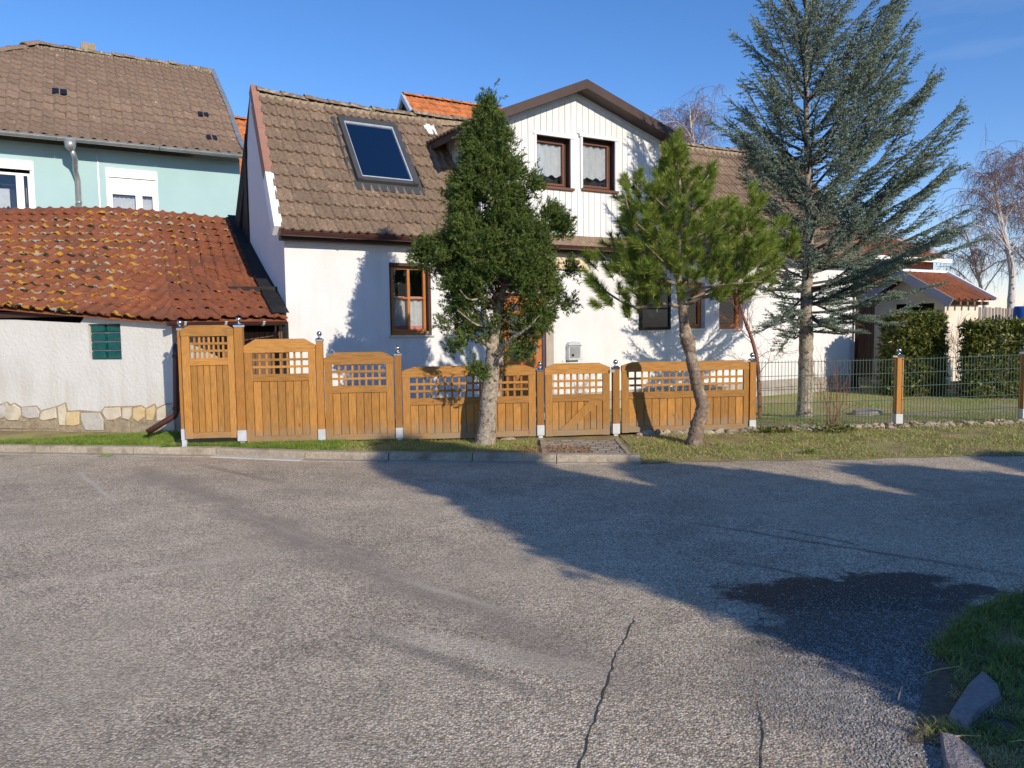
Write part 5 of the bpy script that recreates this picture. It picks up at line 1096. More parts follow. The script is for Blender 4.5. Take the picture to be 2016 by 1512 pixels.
# ---------------------------------------------------------------- big foreground rocks at the verge corner
def slab(name, label, px, z0, zt, m='rock', cat='rock'):
    pts = [on_ground(x, y, 0) for x, y in px]; c = sum(pts, Vector()) / len(pts); n = len(pts); vs = []
    for s, z in ((1.06, z0), (1.0, zt * .7), (.90, zt), (.45, zt * 1.08)):
        for i, p in enumerate(pts): q = c + (p - c) * s; vs.append((q.x - c.x, q.y - c.y, z + random.uniform(-.004, .004)))
    fs = [(k * n + i, k * n + (i + 1) % n, (k + 1) * n + (i + 1) % n, (k + 1) * n + i) for k in range(3) for i in range(n)] + [tuple(range(3 * n, 4 * n))]
    o = MB().add(vs, fs).build(name, m, None, False, loc=(c.x, c.y, 0)); return tag(o, label, cat)
slab('rock', 'flat grey angular rock lying in the grass at the road corner', [(1868, 1422), (1905, 1362), (1935, 1335), (1965, 1362), (1972, 1392), (1930, 1415), (1905, 1445)], -.02, .045)
slab('rock', 'half buried grey kerb rock at the bottom right corner of the road', [(1850, 1455), (1880, 1460), (1925, 1500), (1960, 1560), (1880, 1570), (1860, 1510)], -.02, .035)
slab('stone_slab', 'pale round stone slab lying in the lawn behind the wire fence', [(1678, 812), (1705, 808), (1735, 810), (1738, 816), (1712, 820), (1684, 819)], -.1, .06, 'strip', 'slab')

# ---------------------------------------------------------------- loose gravel on the road
def scatter_stones(name, label, pts, sizes, m='gravel'):
    n = len(pts); base = np.array([(1, 0, 0), (-1, 0, 0), (0, 1, 0), (0, -1, 0), (0, 0, 1), (0, 0, -.3)], float); fcs = np.array([(0, 2, 4), (2, 1, 4), (1, 3, 4), (3, 0, 4)])
    P = np.array(pts); S = np.array(sizes)[:, None, None]; a = rng.random(n) * 6.28; c, s = np.cos(a), np.sin(a); b = base[None] * (1 + rng.uniform(-.35, .35, (n, 6, 1))) * np.array([1, .8, .62])
    bx = b[..., 0] * c[:, None] - b[..., 1] * s[:, None]; by = b[..., 0] * s[:, None] + b[..., 1] * c[:, None]; V = np.stack([bx, by, b[..., 2]], -1) * S + P[:, None, :]
    o = tri_mesh(name, V[:, fcs].reshape(-1, 3), m); return tag(o, label, 'gravel', kind='stuff')
gp_ = []; gs_ = []
def gpx(cx, cy, sx, sy, n, s0, s1):
    for _ in range(n):
        x, y = rng.normal(cx, sx), rng.normal(cy, sy)
        if y < 960: continue
        p = on_ground(float(x), float(y), 0)
        gp_.append((p.x, p.y, .001)); gs_.append(rng.uniform(s0, s1) ** 1.0)
gpx(1640, 1350, 95, 50, 9000, .0018, .0072); gpx(1600, 1280, 110, 60, 5000, .0016, .0060); gpx(1740, 1420, 60, 70, 3500, .002, .0095); gpx(1780, 1260, 90, 60, 4500, .002, .0075); gpx(1700, 1190, 130, 40, 2500, .002, .006); gpx(1830, 1400, 40, 80, 900, .002, .009)
gpx(330, 1110, 90, 30, 900, .002, .006); gpx(1000, 1200, 600, 160, 1200, .0015, .0045)
scatter_stones('loose_gravel', 'loose grey gravel spread along the road edge', gp_, gs_)

# cracks: narrow dark grooves following the breaks in the asphalt
def crack(pxs, w, name='road_crack', label=None):
    P = []
    for (x0, y0), (x1, y1) in zip(pxs[:-1], pxs[1:]):
        k = 8
        for i in range(k): t = i / k; P.append(on_ground(x0 + (x1 - x0) * t + random.uniform(-3, 3), y0 + (y1 - y0) * t, 0))
    vs = []; n = len(P)
    for i, p in enumerate(P):
        d = (P[min(i + 1, n - 1)] - P[max(i - 1, 0)]).normalized(); s = Vector((-d.y, d.x, 0)); ww = w * random.uniform(.35, 1.3) * min(1, i / 4 + .2); vs += [(p.x + s.x * ww, p.y + s.y * ww, .003), (p.x - s.x * ww, p.y - s.y * ww, .003)]
    me = bpy.data.meshes.new(name); me.from_pydata(vs, [], [(2 * i, 2 * i + 1, 2 * i + 3, 2 * i + 2) for i in range(n - 1)]); me.materials.append(M['crack']); return tag(put(name, me), kind='structure')
crack([(1250, 1212), (1240, 1240), (1215, 1285), (1195, 1350), (1170, 1420), (1140, 1512), (1130, 1540)], .0042)
crack([(1492, 1375), (1500, 1440), (1498, 1530)], .003)
crack([(1520, 1040), (1620, 1058), (1690, 1073)], .006)

# ---------------------------------------------------------------- grass
def blades(P, L, w, lean=.45, k=1):
    n = len(P); P = np.asarray(P, float); L = np.asarray(L, float).reshape(-1, 1); ang = rng.random((n, 1)) * 6.283; side = np.concatenate([np.cos(ang), np.sin(ang), np.zeros((n, 1))], 1)
    dirv = unit(np.concatenate([rng.normal(0, lean, (n, 2)), np.ones((n, 1))], 1)); mid = P + dirv * L * .55; dir2 = unit(dirv + np.concatenate([rng.normal(0, lean, (n, 2)), -.25 * np.ones((n, 1))], 1)); tip = mid + dir2 * L * .5; h = side * w / 2
    a, b, c, d = P - h, P + h, mid + h * .7, mid - h * .7
    return np.stack([a, b, c, a, c, d, d, c, tip], 1).reshape(-1, 3)
def region(n, x0, x1, f0, f1, zf, dens=None):
    xs = rng.uniform(x0, x1, n); out = []
    for x in xs:
        a, b = f0(x), f1(x); t = rng.random(); y = a + (b - a) * t
        if dens and rng.random() > dens(x, y): continue
        out.append((x, y, zf(x, y, t)))
    return out
from mathutils import noise as mn
def patch(x, y, s=1.6, o=0.): return mn.noise(Vector((x * s + o, y * s, o)))
zl = lambda x, y, t: zverge(x, y, min(1, t * (fence_y(x) - kerb_y(x)) / (12.5 - kerb_y(x)) * 2.2)) - .005
g1_ = region(60000, -9.5, -2.2, lambda x: kerb_y(x) + .13, lambda x: fence_y(x) + (.9 if x < -4.6 else .05), lambda x, y, t: zverge(x, y, (y - kerb_y(x) - .12) / (12.38 - kerb_y(x)) * 2.2) - .004, lambda x, y: (1 if x < -4 else .8) * (.5 + .5 * (y < kerb_y(x) + .8)))
o = tri_mesh('lawn_grass', blades(g1_, rng.uniform(.03, .08, len(g1_)), .006), 'blade'); tag(o, 'lush green grass strip between kerb and white shed', 'grass', kind='stuff')
inpath = lambda x, y: (min(A_.x, D_.x) - .08 < x < max(B_.x, C_.x) + .06)
g2_ = region(26000, -2.6, KEND, lambda x: kerb_y(x) + .13, lambda x: fence_y(x) + .05, lambda x, y, t: zverge(x, y, (y - kerb_y(x) - .12) / (12.38 - kerb_y(x)) * 2.2) - .004, lambda x, y: 0 if inpath(x, y) else max(.12, .75 + 1.3 * patch(x, y)) * (.6 if x > .1 else 1))
k = int(len(g2_) * .45); o = tri_mesh('short_grass', blades(g2_[:k], rng.uniform(.02, .055, k), .007), 'blade'); tag(o, 'short patchy green grass between kerb and wooden fence', 'grass', kind='stuff')
o = tri_mesh('dry_grass', blades(g2_[k:], rng.uniform(.015, .05, len(g2_) - k), .007, 1.0), 'drygrass'); tag(o, 'dry yellow grass between kerb and wooden fence', 'grass', kind='stuff')
g3_ = region(62000, KEND + .02, 9.5, lambda x: edge_y(x) + .02, lambda x: fence_y(x) - .04, lambda x, y, t: zverge(x, y, t) - .004, lambda x, y: max(.06, .62 + 1.3 * patch(x, y, 1.3, 4) + .8 * patch(x, y, 5., 1)) * min(1, (y - edge_y(x)) * 5 + .3))
k = int(len(g3_) * .30); o = tri_mesh('verge_grass', blades(g3_[:k], rng.uniform(.02, .065, k), .0075), 'blade'); tag(o, 'patchy green grass along the right road verge', 'grass', kind='stuff')
o = tri_mesh('dry_verge_grass', blades(g3_[k:], rng.uniform(.02, .06, len(g3_) - k), .0075, 1.1), 'drygrass'); tag(o, 'dry straw coloured grass along the right road verge', 'grass', kind='stuff')
g4_ = region(60000, 3.2, 13.5, lambda x: fence_y(x) + .02, lambda x: fence_y(x) + .3 + (7.0 if x > 5 else 3.4), lambda x, y, t: zyard(x, y) + .02 * math.sin(1.7 * x + y) * math.sin(1.3 * y) - .004, lambda x, y: max(.04, .55 + 1.5 * patch(x, y, .8, 9)))
k = int(len(g4_) * .55); o = tri_mesh('yard_grass', blades(g4_[:k], rng.uniform(.02, .06, k), .007), 'blade'); tag(o, 'green yard grass behind the wire fence', 'grass', kind='stuff')
o = tri_mesh('dry_yard_grass', blades(g4_[k:], rng.uniform(.02, .05, len(g4_) - k), .007, .9), 'drygrass'); tag(o, 'dry yellow yard grass behind the wire fence', 'grass', kind='stuff')
g5_ = [(x, y, .0) for x, y in zip(rng.uniform(3.6, 8.6, 1500), rng.random(1500))]; g5_ = np.array([(x, fence_y(x) + rng.normal(0, .10), .10) for x, _, _ in g5_])
o = tri_mesh('leaf_litter', spikes(g5_, unit(rng.normal(size=(len(g5_), 3)) * np.array([1, 1, .3])), 2, .02, .035, .025, .8), 'leaflitter'); tag(o, 'brown fallen leaves along the stone edging', 'leaves', kind='stuff')
g6_ = np.array([(x, kerb_y(x) + .15 + rng.random() * .5, .10) for x in rng.uniform(0, .95, 700)]); o = tri_mesh('fallen_leaves', spikes(g6_, unit(rng.normal(size=(700, 3)) * np.array([1, 1, .3])), 2, .01, .02, .016, .8), 'leaflitter'); tag(o, 'reddish brown fallen leaves left of the paved entrance', 'leaves', kind='stuff')
# foreground grass corner
poly = [(1800, 1440), (1815, 1370), (1850, 1275), (1900, 1215), (1990, 1175), (2100, 1140), (2200, 1200), (2300, 1700), (1960, 1700), (1920, 1530), (1850, 1470), (1780, 1460)]
gpoly = [on_ground(*p) for p in poly]
fgm = bpy.data.meshes.new('grass_corner_soil'); fgm.from_pydata([(p.x, p.y, .004) for p in gpoly] + [(sum(p.x for p in gpoly) / 12, sum(p.y for p in gpoly) / 12, .014)], [], [(i, (i + 1) % 12, 12) for i in range(12)]); fgm.materials.append(M['cornersoil']); tag(put('grass_corner_soil', fgm), kind='structure')
def inside(x, y, P):
    c = False; j = len(P) - 1
    for i in range(len(P)):
        if (P[i].y > y) != (P[j].y > y) and x < (P[j].x - P[i].x) * (y - P[i].y) / (P[j].y - P[i].y) + P[i].x: c = not c
        j = i
    return c
xs0, xs1 = min(p.x for p in gpoly) - .15, max(p.x for p in gpoly); ys0, ys1 = min(p.y for p in gpoly), max(p.y for p in gpoly); gA = []; gB = []
rk = [on_ground(*p) for p in ((1868, 1422), (1905, 1362), (1935, 1335), (1965, 1362), (1972, 1392), (1930, 1415), (1905, 1445))]; rk2 = [on_ground(*p) for p in ((1850, 1455), (1880, 1460), (1925, 1500), (1960, 1560), (1880, 1570), (1860, 1510))]
cc = sum(gpoly, Vector()) / 12
while len(gA) + len(gB) < 27000:
    x, y = rng.uniform(xs0, xs1), rng.uniform(ys0, ys1)
    if (not inside(x, y, gpoly) and not (rng.random() < .35 and inside(x + .16 * rng.random(), y + .05, gpoly))) or inside(x, y, rk) or inside(x, y, rk2): continue
    pn = patch(x, y, 3.0, 2.); edge = min((Vector((x, y, 0)) - p).length for p in gpoly)
    if rng.random() > .16 + pn * 2.2 + .8 * patch(x, y, 9., 3.) + min(.4, (x - 1.75) * 1.0): continue
    (gB if (rng.random() < .44 + 1.3 * patch(x, y, 5.0, 7.) + max(0, .55 - (x - 1.6) * 1.1)) else gA).append((x, y, .008))
o = tri_mesh('foreground_grass', blades(gA, rng.uniform(.02, .095, len(gA)), .0055, .9), 'fgblade'); tag(o, 'dark green grass clump at the bottom right road corner', 'grass', kind='stuff')
o = tri_mesh('foreground_dry_grass', blades(gB, rng.uniform(.012, .05, len(gB)), .0045, 1.1), 'drygrass'); tag(o, 'withered brown grass at the bottom right road corner', 'grass', kind='stuff')
for k, (p, q, lab) in enumerate([((1950, 1190), (1990, 1178), 'bent dry straw stalk at the top of the corner grass'), ((1822, 1325), (1888, 1312), 'long pale straw stalk lying in the corner grass'), ((1768, 1378), (1776, 1352), 'short straw stalk on the gravel beside the corner grass'), ((1862, 1452), (1930, 1449), 'straight straw stalk lying below the flat grey rock'), ((1985, 1461), (2030, 1459), 'pale straw stalk at the right picture edge')]):
    a, b = on_ground(*p, .03), on_ground(*q, .035); o = MB().tube([Vector((0, 0, 0)), (b - a) * .5 + Vector((0, 0, .006)), b - a], .0022, 5).build('straw_stalk', 'straw', None, loc=a); tag(o, lab, 'straw')
# small green tufts
for px, py, n, lab in ((1518, 792, 90, 'grass tuft'), (1592, 890, 160, 'small dark green weed tuft on the dry verge below the wire fence'), (25, 888, 50, 'small weed growing from the kerb joint at far left'), (208, 898, 40, 'tiny weed in the gutter below the kerb')):
    if lab == 'grass tuft': continue
    c = on_ground(px, py, .05 if n > 60 else .01); P = np.array([(c.x + rng.normal(0, .05), c.y + rng.normal(0, .03), c.z) for _ in range(n)]); o = tri_mesh('weed_tuft', blades(P, rng.uniform(.03, .09, n), .007, .8), 'blade'); tag(o, lab, 'weed')
# ---------------------------------------------------------------- trees
def PX(x, y, Y): return np.array(at_depth(x, y, Y))
def smooth_path(P, n=6):
    P = [np.array(p, float) for p in P]; out = []
    for i in range(len(P) - 1):
        p0, p1, p2, p3 = P[max(i - 1, 0)], P[i], P[i + 1], P[min(i + 2, len(P) - 1)]
        for k in range(n):
            t = k / n; out.append(.5 * ((2 * p1) + (-p0 + p2) * t + (2 * p0 - 5 * p1 + 4 * p2 - p3) * t * t + (-p0 + 3 * p1 - 3 * p2 + p3) * t ** 3))
    out.append(P[-1]); return out
def limb(mb, P, r0, r1, n=7, k=5, wob=.06):
    Q = smooth_path(P, k); m = len(Q); mb.tube([Vector(q) for q in Q], [r0 + (r1 - r0) * i / (m - 1) for i in range(m)], n, wob=wob)
def trunk_path(mb, pts, Y0, k=6, n=12, wob=.08):
    """pts: (px, py, width in px, depth offset)"""
    P = [PX(x, y, Y0 + dy) for x, y, w, dy in pts]; Rr = [w / 2 / FL * (Y0 + dy) for x, y, w, dy in pts]; Q = smooth_path(P, k); R2 = np.interp(np.arange(len(Q)) / k, np.arange(len(P)), Rr)
    mb.tube([Vector(q) for q in Q], [r * (1 + random.uniform(-.06, .06)) for r in R2], n, wob=wob); return Q, R2
def tree(name, label, base, group=None, cat='tree'):
    t = thing(name, label, cat, tuple(base), 0, group); return t
def local_build(mb, name, m, t, smooth=True):
    o = mb.build(name, m, t, smooth); b = t.location; o.location = (-b.x, -b.y, -b.z); return o
def local_tris(name, V, m, t):
    o = tri_mesh(name, V, m, 3, t); b = t.location; o.location = (-b.x, -b.y, -b.z); return o

# --- juniper in front of the wooden fence
JY = 10.02; jb = PX(955, 874, JY); jun = tree('juniper_tree', 'dark green conical juniper with pale leaning trunk in front of the wooden fence', (jb[0], jb[1], .06))
m_ = MB(); JQ, JR = trunk_path(m_, [(953, 884, 46, 0), (956, 868, 41, 0), (959, 830, 35, 0), (963, 780, 33, 0), (968, 735, 31, .02), (969, 700, 26, .03), (973, 660, 19, .05), (979, 620, 15, .06), (988, 580, 12, .04), (997, 540, 10, .02), (990, 480, 8, 0), (975, 400, 6, 0), (965, 300, 4, 0), (962, 215, 2, 0)], JY)
for (x0, y0, pts, w) in [(972, 690, [(940, 665, -.1), (905, 655, -.2), (870, 640, -.25)], 12), (968, 640, [(945, 618, .1), (925, 600, .2)], 8), (974, 700, [(1010, 665, -.2), (1040, 645, -.3), (1062, 620, -.35)], 13), (985, 590, [(1020, 575, -.2), (1045, 560, -.25)], 6),
                         (975, 600, [(960, 585, -.25), (925, 590, -.4), (905, 570, -.45)], 6), (990, 575, [(1015, 540, .2), (1050, 500, .3), (1085, 470, .4)], 8), (985, 600, [(960, 560, .2), (920, 520, .4), (880, 490, .5)], 8), (978, 650, [(1000, 620, .3), (1030, 580, .5)], 8), (968, 730, [(985, 700, -.15), (1010, 690, -.3)], 7),
                         (974, 640, [(940, 640, -.35), (900, 610, -.45)], 6), (990, 560, [(960, 530, -.3), (930, 500, -.4)], 6), (992, 560, [(1010, 560, -.4), (1060, 560, -.5)], 6)]:
    limb(m_, [PX(x0, y0, JY)] + [PX(x, y, JY + d) for x, y, d in pts], w / 2 / 150, .006)
local_build(m_, 'trunk', 'barkgrey', jun)
jl = [(190, 960, 966), (215, 953, 972), (250, 930, 992), (275, 922, 1003), (300, 912, 1014), (330, 905, 1020), (352, 898, 1026), (380, 893, 1030), (400, 886, 1022), (425, 880, 1040), (445, 872, 1062), (480, 850, 1078), (500, 846, 1088), (520, 842, 1096), (560, 858, 1104), (590, 872, 1098), (615, 888, 1090), (635, 900, 1080), (660, 905, 1060), (690, 925, 1020)]
jy, jx0, jx1 = map(np.array, zip(*jl))
def jclumps(n, ylo, yhi, wpow=1.0, gapf=None):
    C = []; 
    ys = np.linspace(ylo, yhi, 200); wd_ = (np.interp(ys, jy, jx1) - np.interp(ys, jy, jx0)) ** 1.35; wd_ /= wd_.sum()
    while len(C) < n:
        y = rng.choice(ys, p=wd_) + rng.uniform(-2, 2); a, b = np.interp(y, jy, jx0), np.interp(y, jy, jx1); ph = rng.random() * 6.283; rho = math.sqrt(rng.uniform(.12, 1.0)); hw = (b - a) / 2
        x = (a + b) / 2 + hw * rho * math.cos(ph) * .97; dpt = hw / 150 * .85 * rho * math.sin(ph)
        if mn.noise(Vector((x * .028 + 3, y * .028, dpt * 4))) < -.12: continue
        if gapf and rng.random() < gapf(x, y, dpt): continue
        p = PX(x, y, JY + dpt); out = np.array([math.cos(ph) * rho, math.sin(ph) * rho * .9, .55 + .25 * rng.random()]); C.append((p, unit(out)))
    return C
def jgap(x, y, d):
    g = 0
    if y > 575: g = .35 + .5 * min(1, (y - 575) / 60) * (abs(x - 985) < 70 and d < .3)
    if 540 < y < 640 and abs(x - 990) < 38 and d < .25: g = .93
    return g
cl = jclumps(900, 195, 690, gapf=jgap)
for (x, y, d, k) in [(1093, 425, 0, 7), (1106, 438, -.1, 7), (1100, 455, 0, 5), (1080, 420, .1, 5), (1050, 372, -.05, 5), (1038, 360, -.1, 4), (1075, 450, 0, 6), (1125, 530, 0, 5), (835, 505, .1, 7), (842, 490, -.1, 5), (828, 515, 0, 3), (1112, 600, -.1, 4), (900, 690, -.2, 3), (915, 672, -.3, 4), (880, 640, -.3, 3), (1035, 690, -.2, 4), (950, 745, -.3, 3), (940, 730, -.35, 3), (1015, 700, -.2, 3), (925, 655, .1, 6), (905, 640, 0, 5), (1060, 640, -.3, 5), (1040, 660, -.2, 4), (961, 200, 0, 3), (963, 215, 0, 4), (958, 235, 0, 5), (975, 245, 0, 4), (948, 250, 0, 3)]:
    for _ in range(k): cl.append((PX(x + rng.normal(0, 6), y + rng.normal(0, 6), JY + d + rng.normal(0, .05)), unit(np.array([np.sign(x - 975) * .5 * (abs(x - 965) > 20), -.2, .8]))))
SP = []; SD = []
for p, d in cl:
    n = 13
    for _ in range(n):
        dd = unit(d + rng.normal(0, .55, 3)); SP.append(p + rng.normal(0, .05, 3)); SD.append(dd)
SP = np.array(SP); SD = np.array(SD); V1 = spikes(SP, SD, 22, .12, .036, .0125, .75, jit=.007, fwdb=.85)
local_tris('crown', V1, 'juniper', jun)
dl = np.array([PX(rng.normal(990, 18), rng.normal(585, 35), JY + rng.normal(0, .15)) for _ in range(160)]); local_tris('dead_foliage', spikes(dl, unit(rng.normal(size=(160, 3))), 10, .08, .03, .008, .8), 'deadleaf', jun)

# --- pine in front of the right wooden panel
PY = 9.86; pb = PX(1368, 874, PY); pine = tree('pine_tree', 'young pine with crooked pruned trunk and long bright green needles at the right wooden panel', (pb[0], pb[1], .05))
m_ = MB(); PQ, PR = trunk_path(m_, [(1366, 884, 36, 0), (1369, 862, 31, 0), (1373, 838, 29, 0), (1381, 812, 27, 0), (1383, 795, 27, 0), (1374, 765, 22, 0), (1370, 745, 25, 0), (1362, 712, 21, 0), (1357, 685, 24, 0), (1353, 668, 28, 0), (1347, 640, 19, 0), (1344, 612, 17, 0), (1343, 597, 19, 0), (1338, 560, 13, 0), (1334, 520, 11, .0), (1337, 470, 9, 0), (1342, 420, 8, 0), (1338, 360, 6, 0), (1333, 300, 4, 0)], PY, wob=.10)
for x, y, dx in ((1353, 668, 16), (1352, 664, -12)): a = PX(x, y, PY); b = PX(x + dx, y - 4, PY - .05); m_.tube([Vector(a), Vector(b)], [.045, .03], 8, wob=.15)
shoots = []
def pbranch(start, ctrl, w, tufts, r1=.006):
    P = [PX(start[0], start[1], PY)] + [PX(x, y, PY + d) for x, y, d in ctrl]; limb(m_, P, w / 2 / 153, r1, 7, 6, .08); return P
BR_ = [((1342, 603), [(1300, 598, -.1), (1250, 605, -.2), (1195, 575, -.25), (1172, 548, -.3)], 9), ((1336, 560), [(1290, 548, 0), (1240, 535, -.1), (1195, 510, -.1), (1175, 490, -.1)], 8), ((1344, 608), [(1375, 588, -.1), (1420, 578, -.2), (1475, 560, -.3), (1530, 530, -.35)], 11), ((1344, 600), [(1400, 570, .2), (1460, 545, .3), (1520, 500, .4)], 9),
       ((1340, 585), [(1375, 570, -.3), (1430, 560, -.5), (1500, 555, -.6)], 8), ((1334, 520), [(1380, 480, -.4), (1430, 440, -.5)], 7), ((1334, 510), [(1290, 470, -.3), (1245, 430, -.35), (1230, 380, -.35)], 7), ((1336, 480), [(1400, 450, .2), (1460, 415, .3), (1490, 395, .3)], 7), ((1338, 440), [(1300, 400, .2), (1260, 370, .3), (1240, 350, .3)], 6),
       ((1340, 420), [(1370, 380, -.2), (1395, 345, -.2)], 5), ((1334, 530), [(1290, 500, .5), (1230, 470, .6)], 6), ((1336, 500), [(1360, 470, .6), (1400, 440, .7)], 6), ((1335, 540), [(1300, 510, -.6), (1270, 480, -.7)], 6), ((1338, 560), [(1380, 530, -.6), (1410, 500, -.7)], 6)]
for s, c, w in BR_: pbranch(s, c, w, 0)
po = [(285, 1320, 1342), (300, 1305, 1352), (330, 1290, 1365), (345, 1285, 1400), (365, 1280, 1410), (372, 1218, 1412), (390, 1208, 1440), (400, 1205, 1490), (430, 1200, 1515), (455, 1205, 1528), (480, 1180, 1545), (500, 1172, 1552), (530, 1172, 1550), (555, 1190, 1535), (575, 1200, 1500), (595, 1215, 1460)]
qy, qx0, qx1 = map(np.array, zip(*po)); SHP = []; SHD = []
while len(SHP) < 540:
    y = rng.uniform(288, 590); a, b = np.interp(y, qy, qx0), np.interp(y, qy, qx1)
    if rng.random() > (b - a) / 370: continue
    ph = rng.random() * 6.283; rho = math.sqrt(rng.uniform(.15, 1)); hw = (b - a) / 2 - 14; x = (a + b) / 2 + hw * rho * math.cos(ph); dpt = hw / 153 * .85 * rho * math.sin(ph)
    if y > 545 and 1290 < x < 1400 and rng.random() < .75: continue
    if y > 555 and x < 1300 and rng.random() < .45: continue
    if mn.noise(Vector((x * .022, y * .022, dpt * 2.5))) < -.30: continue
    SHP.append(PX(x, y + 8, PY + dpt)); SHD.append(unit(np.array([math.cos(ph) * rho * .9, math.sin(ph) * rho * .9, .75 + .3 * rng.random()])))
for (x, y, d, k, dx) in [(1172, 560, -.25, 4, -.6), (1185, 575, -.2, 4, -.5), (1168, 520, -.1, 4, -.6), (1205, 600, -.25, 4, -.5), (1235, 608, -.2, 4, -.3), (1265, 600, -.1, 3, -.1), (1175, 600, -.3, 2, -.8), (1232, 585, 0, 3, -.2), (1550, 475, .2, 4, .4), (1548, 500, .3, 4, .3), (1530, 450, .2, 3, .4), (1333, 285, 0, 4, 0), (1318, 305, 0, 3, -.2), (1398, 345, -.1, 4, .2), (1235, 372, -.2, 5, -.3), (1250, 360, -.2, 3, 0), (1498, 405, .2, 4, .3), (1480, 395, .1, 4, .1), (1290, 590, -.3, 3, 0), (1320, 335, 0, 4, 0)]:
    for _ in range(k): SHP.append(PX(x + rng.normal(0, 7), y + rng.normal(0, 7), PY + d + rng.normal(0, .06))); SHD.append(unit(np.array([dx, -.1, .7])))
SHP = np.array(SHP); SHD = unit(np.array(SHD) + rng.normal(0, .18, (len(SHP), 3)))
for p, d in zip(SHP, SHD): m_.tube([Vector(p - d * .06), Vector(p), Vector(p + d * .13)], [.005, .0045, .003], 4, cap=False)
local_build(m_, 'trunk', 'barkbrown', pine)
nd = 190; s = rng.random((len(SHP), nd, 1)); base = SHP[:, None] + SHD[:, None] * (s * .15 - .02); rad = unit(np.cross(SHD[:, None], rng.normal(size=(len(SHP), nd, 3)))); ld = unit(SHD[:, None] * (.35 + .75 * s) + rad * .85 + np.array([0, 0, .12])); ln = .10 * (.75 + .5 * rng.random((len(SHP), nd, 1)))
wv = unit(np.cross(ld, rng.normal(size=ld.shape))) * .0033; local_tris('crown', np.stack([base - wv, base + wv, base + ld * ln + np.array([0, 0, -.006])], 2).reshape(-1, 3), 'pine', pine)
m_ = MB()
for p, d in zip(SHP[::3], SHD[::3]): m_.tube([Vector(p + d * .14), Vector(p + d * .175)], [.006, .003], 4)
local_build(m_, 'buds', 'pinecand', pine)['kind'] = 'stuff'

# --- blue cedar in the yard
CY = 13.3; cb = PX(1585, 822, CY); ced = tree('blue_cedar_tree', 'tall blue green cedar with upswept branches standing in the yard behind the wire fence', (cb[0], cb[1], -.03))
m_ = MB(); CQ, CR = trunk_path(m_, [(1583, 832, 36, 0), (1584, 800, 30, 0), (1586, 740, 28, 0), (1587, 660, 26, 0), (1587, 600, 23, 0), (1590, 540, 20, 0), (1594, 470, 17, 0), (1592, 400, 14, 0), (1589, 300, 11, 0), (1587, 200, 9, 0), (1586, 100, 7, 0), (1587, 0, 5, 0), (1590, -90, 3, 0)], CY)
def ctrunk(py): return PX(float(np.interp(py, [-90, 100, 300, 470, 600, 830], [1590, 1586, 1589, 1594, 1587, 1584])), py, CY)
# reach of the branches at the height of their tips, in metres to the left and right
tips = []
def prim(py0, ang, reach, rise, droop=.0, r0=.02):
    """branch leaving the trunk at pixel height py0, compass angle ang, horizontal reach, rise of tip"""
    a = ctrunk(py0); P = []; 
    for k in range(7):
        t = k / 6; P.append(a + np.array([math.cos(ang) * reach * t, math.sin(ang) * reach * t, rise * (t ** 1.25) - droop * math.sin(math.pi * t)]) + rng.normal(0, .02, 3) * t)
    Q = smooth_path(P, 4); m = len(Q); m_.tube([Vector(q) for q in Q], [r0 * (1 - .8 * i / (m - 1)) + .003 for i in range(m)], 5, cap=False); return Q
tw_s, tw_d, tw_l = [], [], []
def foliage_on(Q, reach, dens=1.0, flat=.25):
    m = len(Q); L = sum(np.linalg.norm(Q[i + 1] - Q[i]) for i in range(m - 1)); n = int(L / .034 * dens)
    for k in range(n):
        t = .14 + .86 * (k + rng.random()) / n; f = t * (m - 1); i = min(int(f), m - 2); p = Q[i] + (Q[i + 1] - Q[i]) * (f - i); d = unit(Q[i + 1] - Q[i]); side = unit(np.cross(d, [0, 0, 1])) * (1 if k % 2 else -1)
        l = (.12 + .30 * (1 - t * .75) * min(1, reach) * rng.uniform(.5, 1.15)); dh = unit(d * np.array([1, 1, .12]))
        dd = unit(side * rng.uniform(.25, .9) + dh * rng.uniform(.5, 1.0) + np.array([0, 0, rng.normal(.10, flat * .45)])); tw_s.append(p); tw_d.append(dd); tw_l.append(l)
    for t in (.7, .85, 1): tw_s.append(Q[int(t * (m - 1))]); tw_d.append(unit(Q[-1] - Q[-3])); tw_l.append(.2)
reachR = lambda py: float(np.interp(py, [-80, 0, 100, 200, 300, 400, 470, 520, 560, 600, 640, 680], [.5, 1.2, 1.65, 2.15, 2.4, 2.5, 2.7, 2.8, 2.3, 1.7, 1.1, .6]))
reachL = lambda py: float(np.interp(py, [-80, 0, 100, 200, 260, 330, 400, 470, 540, 600, 640, 680], [.4, .85, 1.15, 1.35, 1.6, 1.5, 1.3, 1.1, .9, .8, .75, .4]))
m_trunk = m_; m_ = MB()
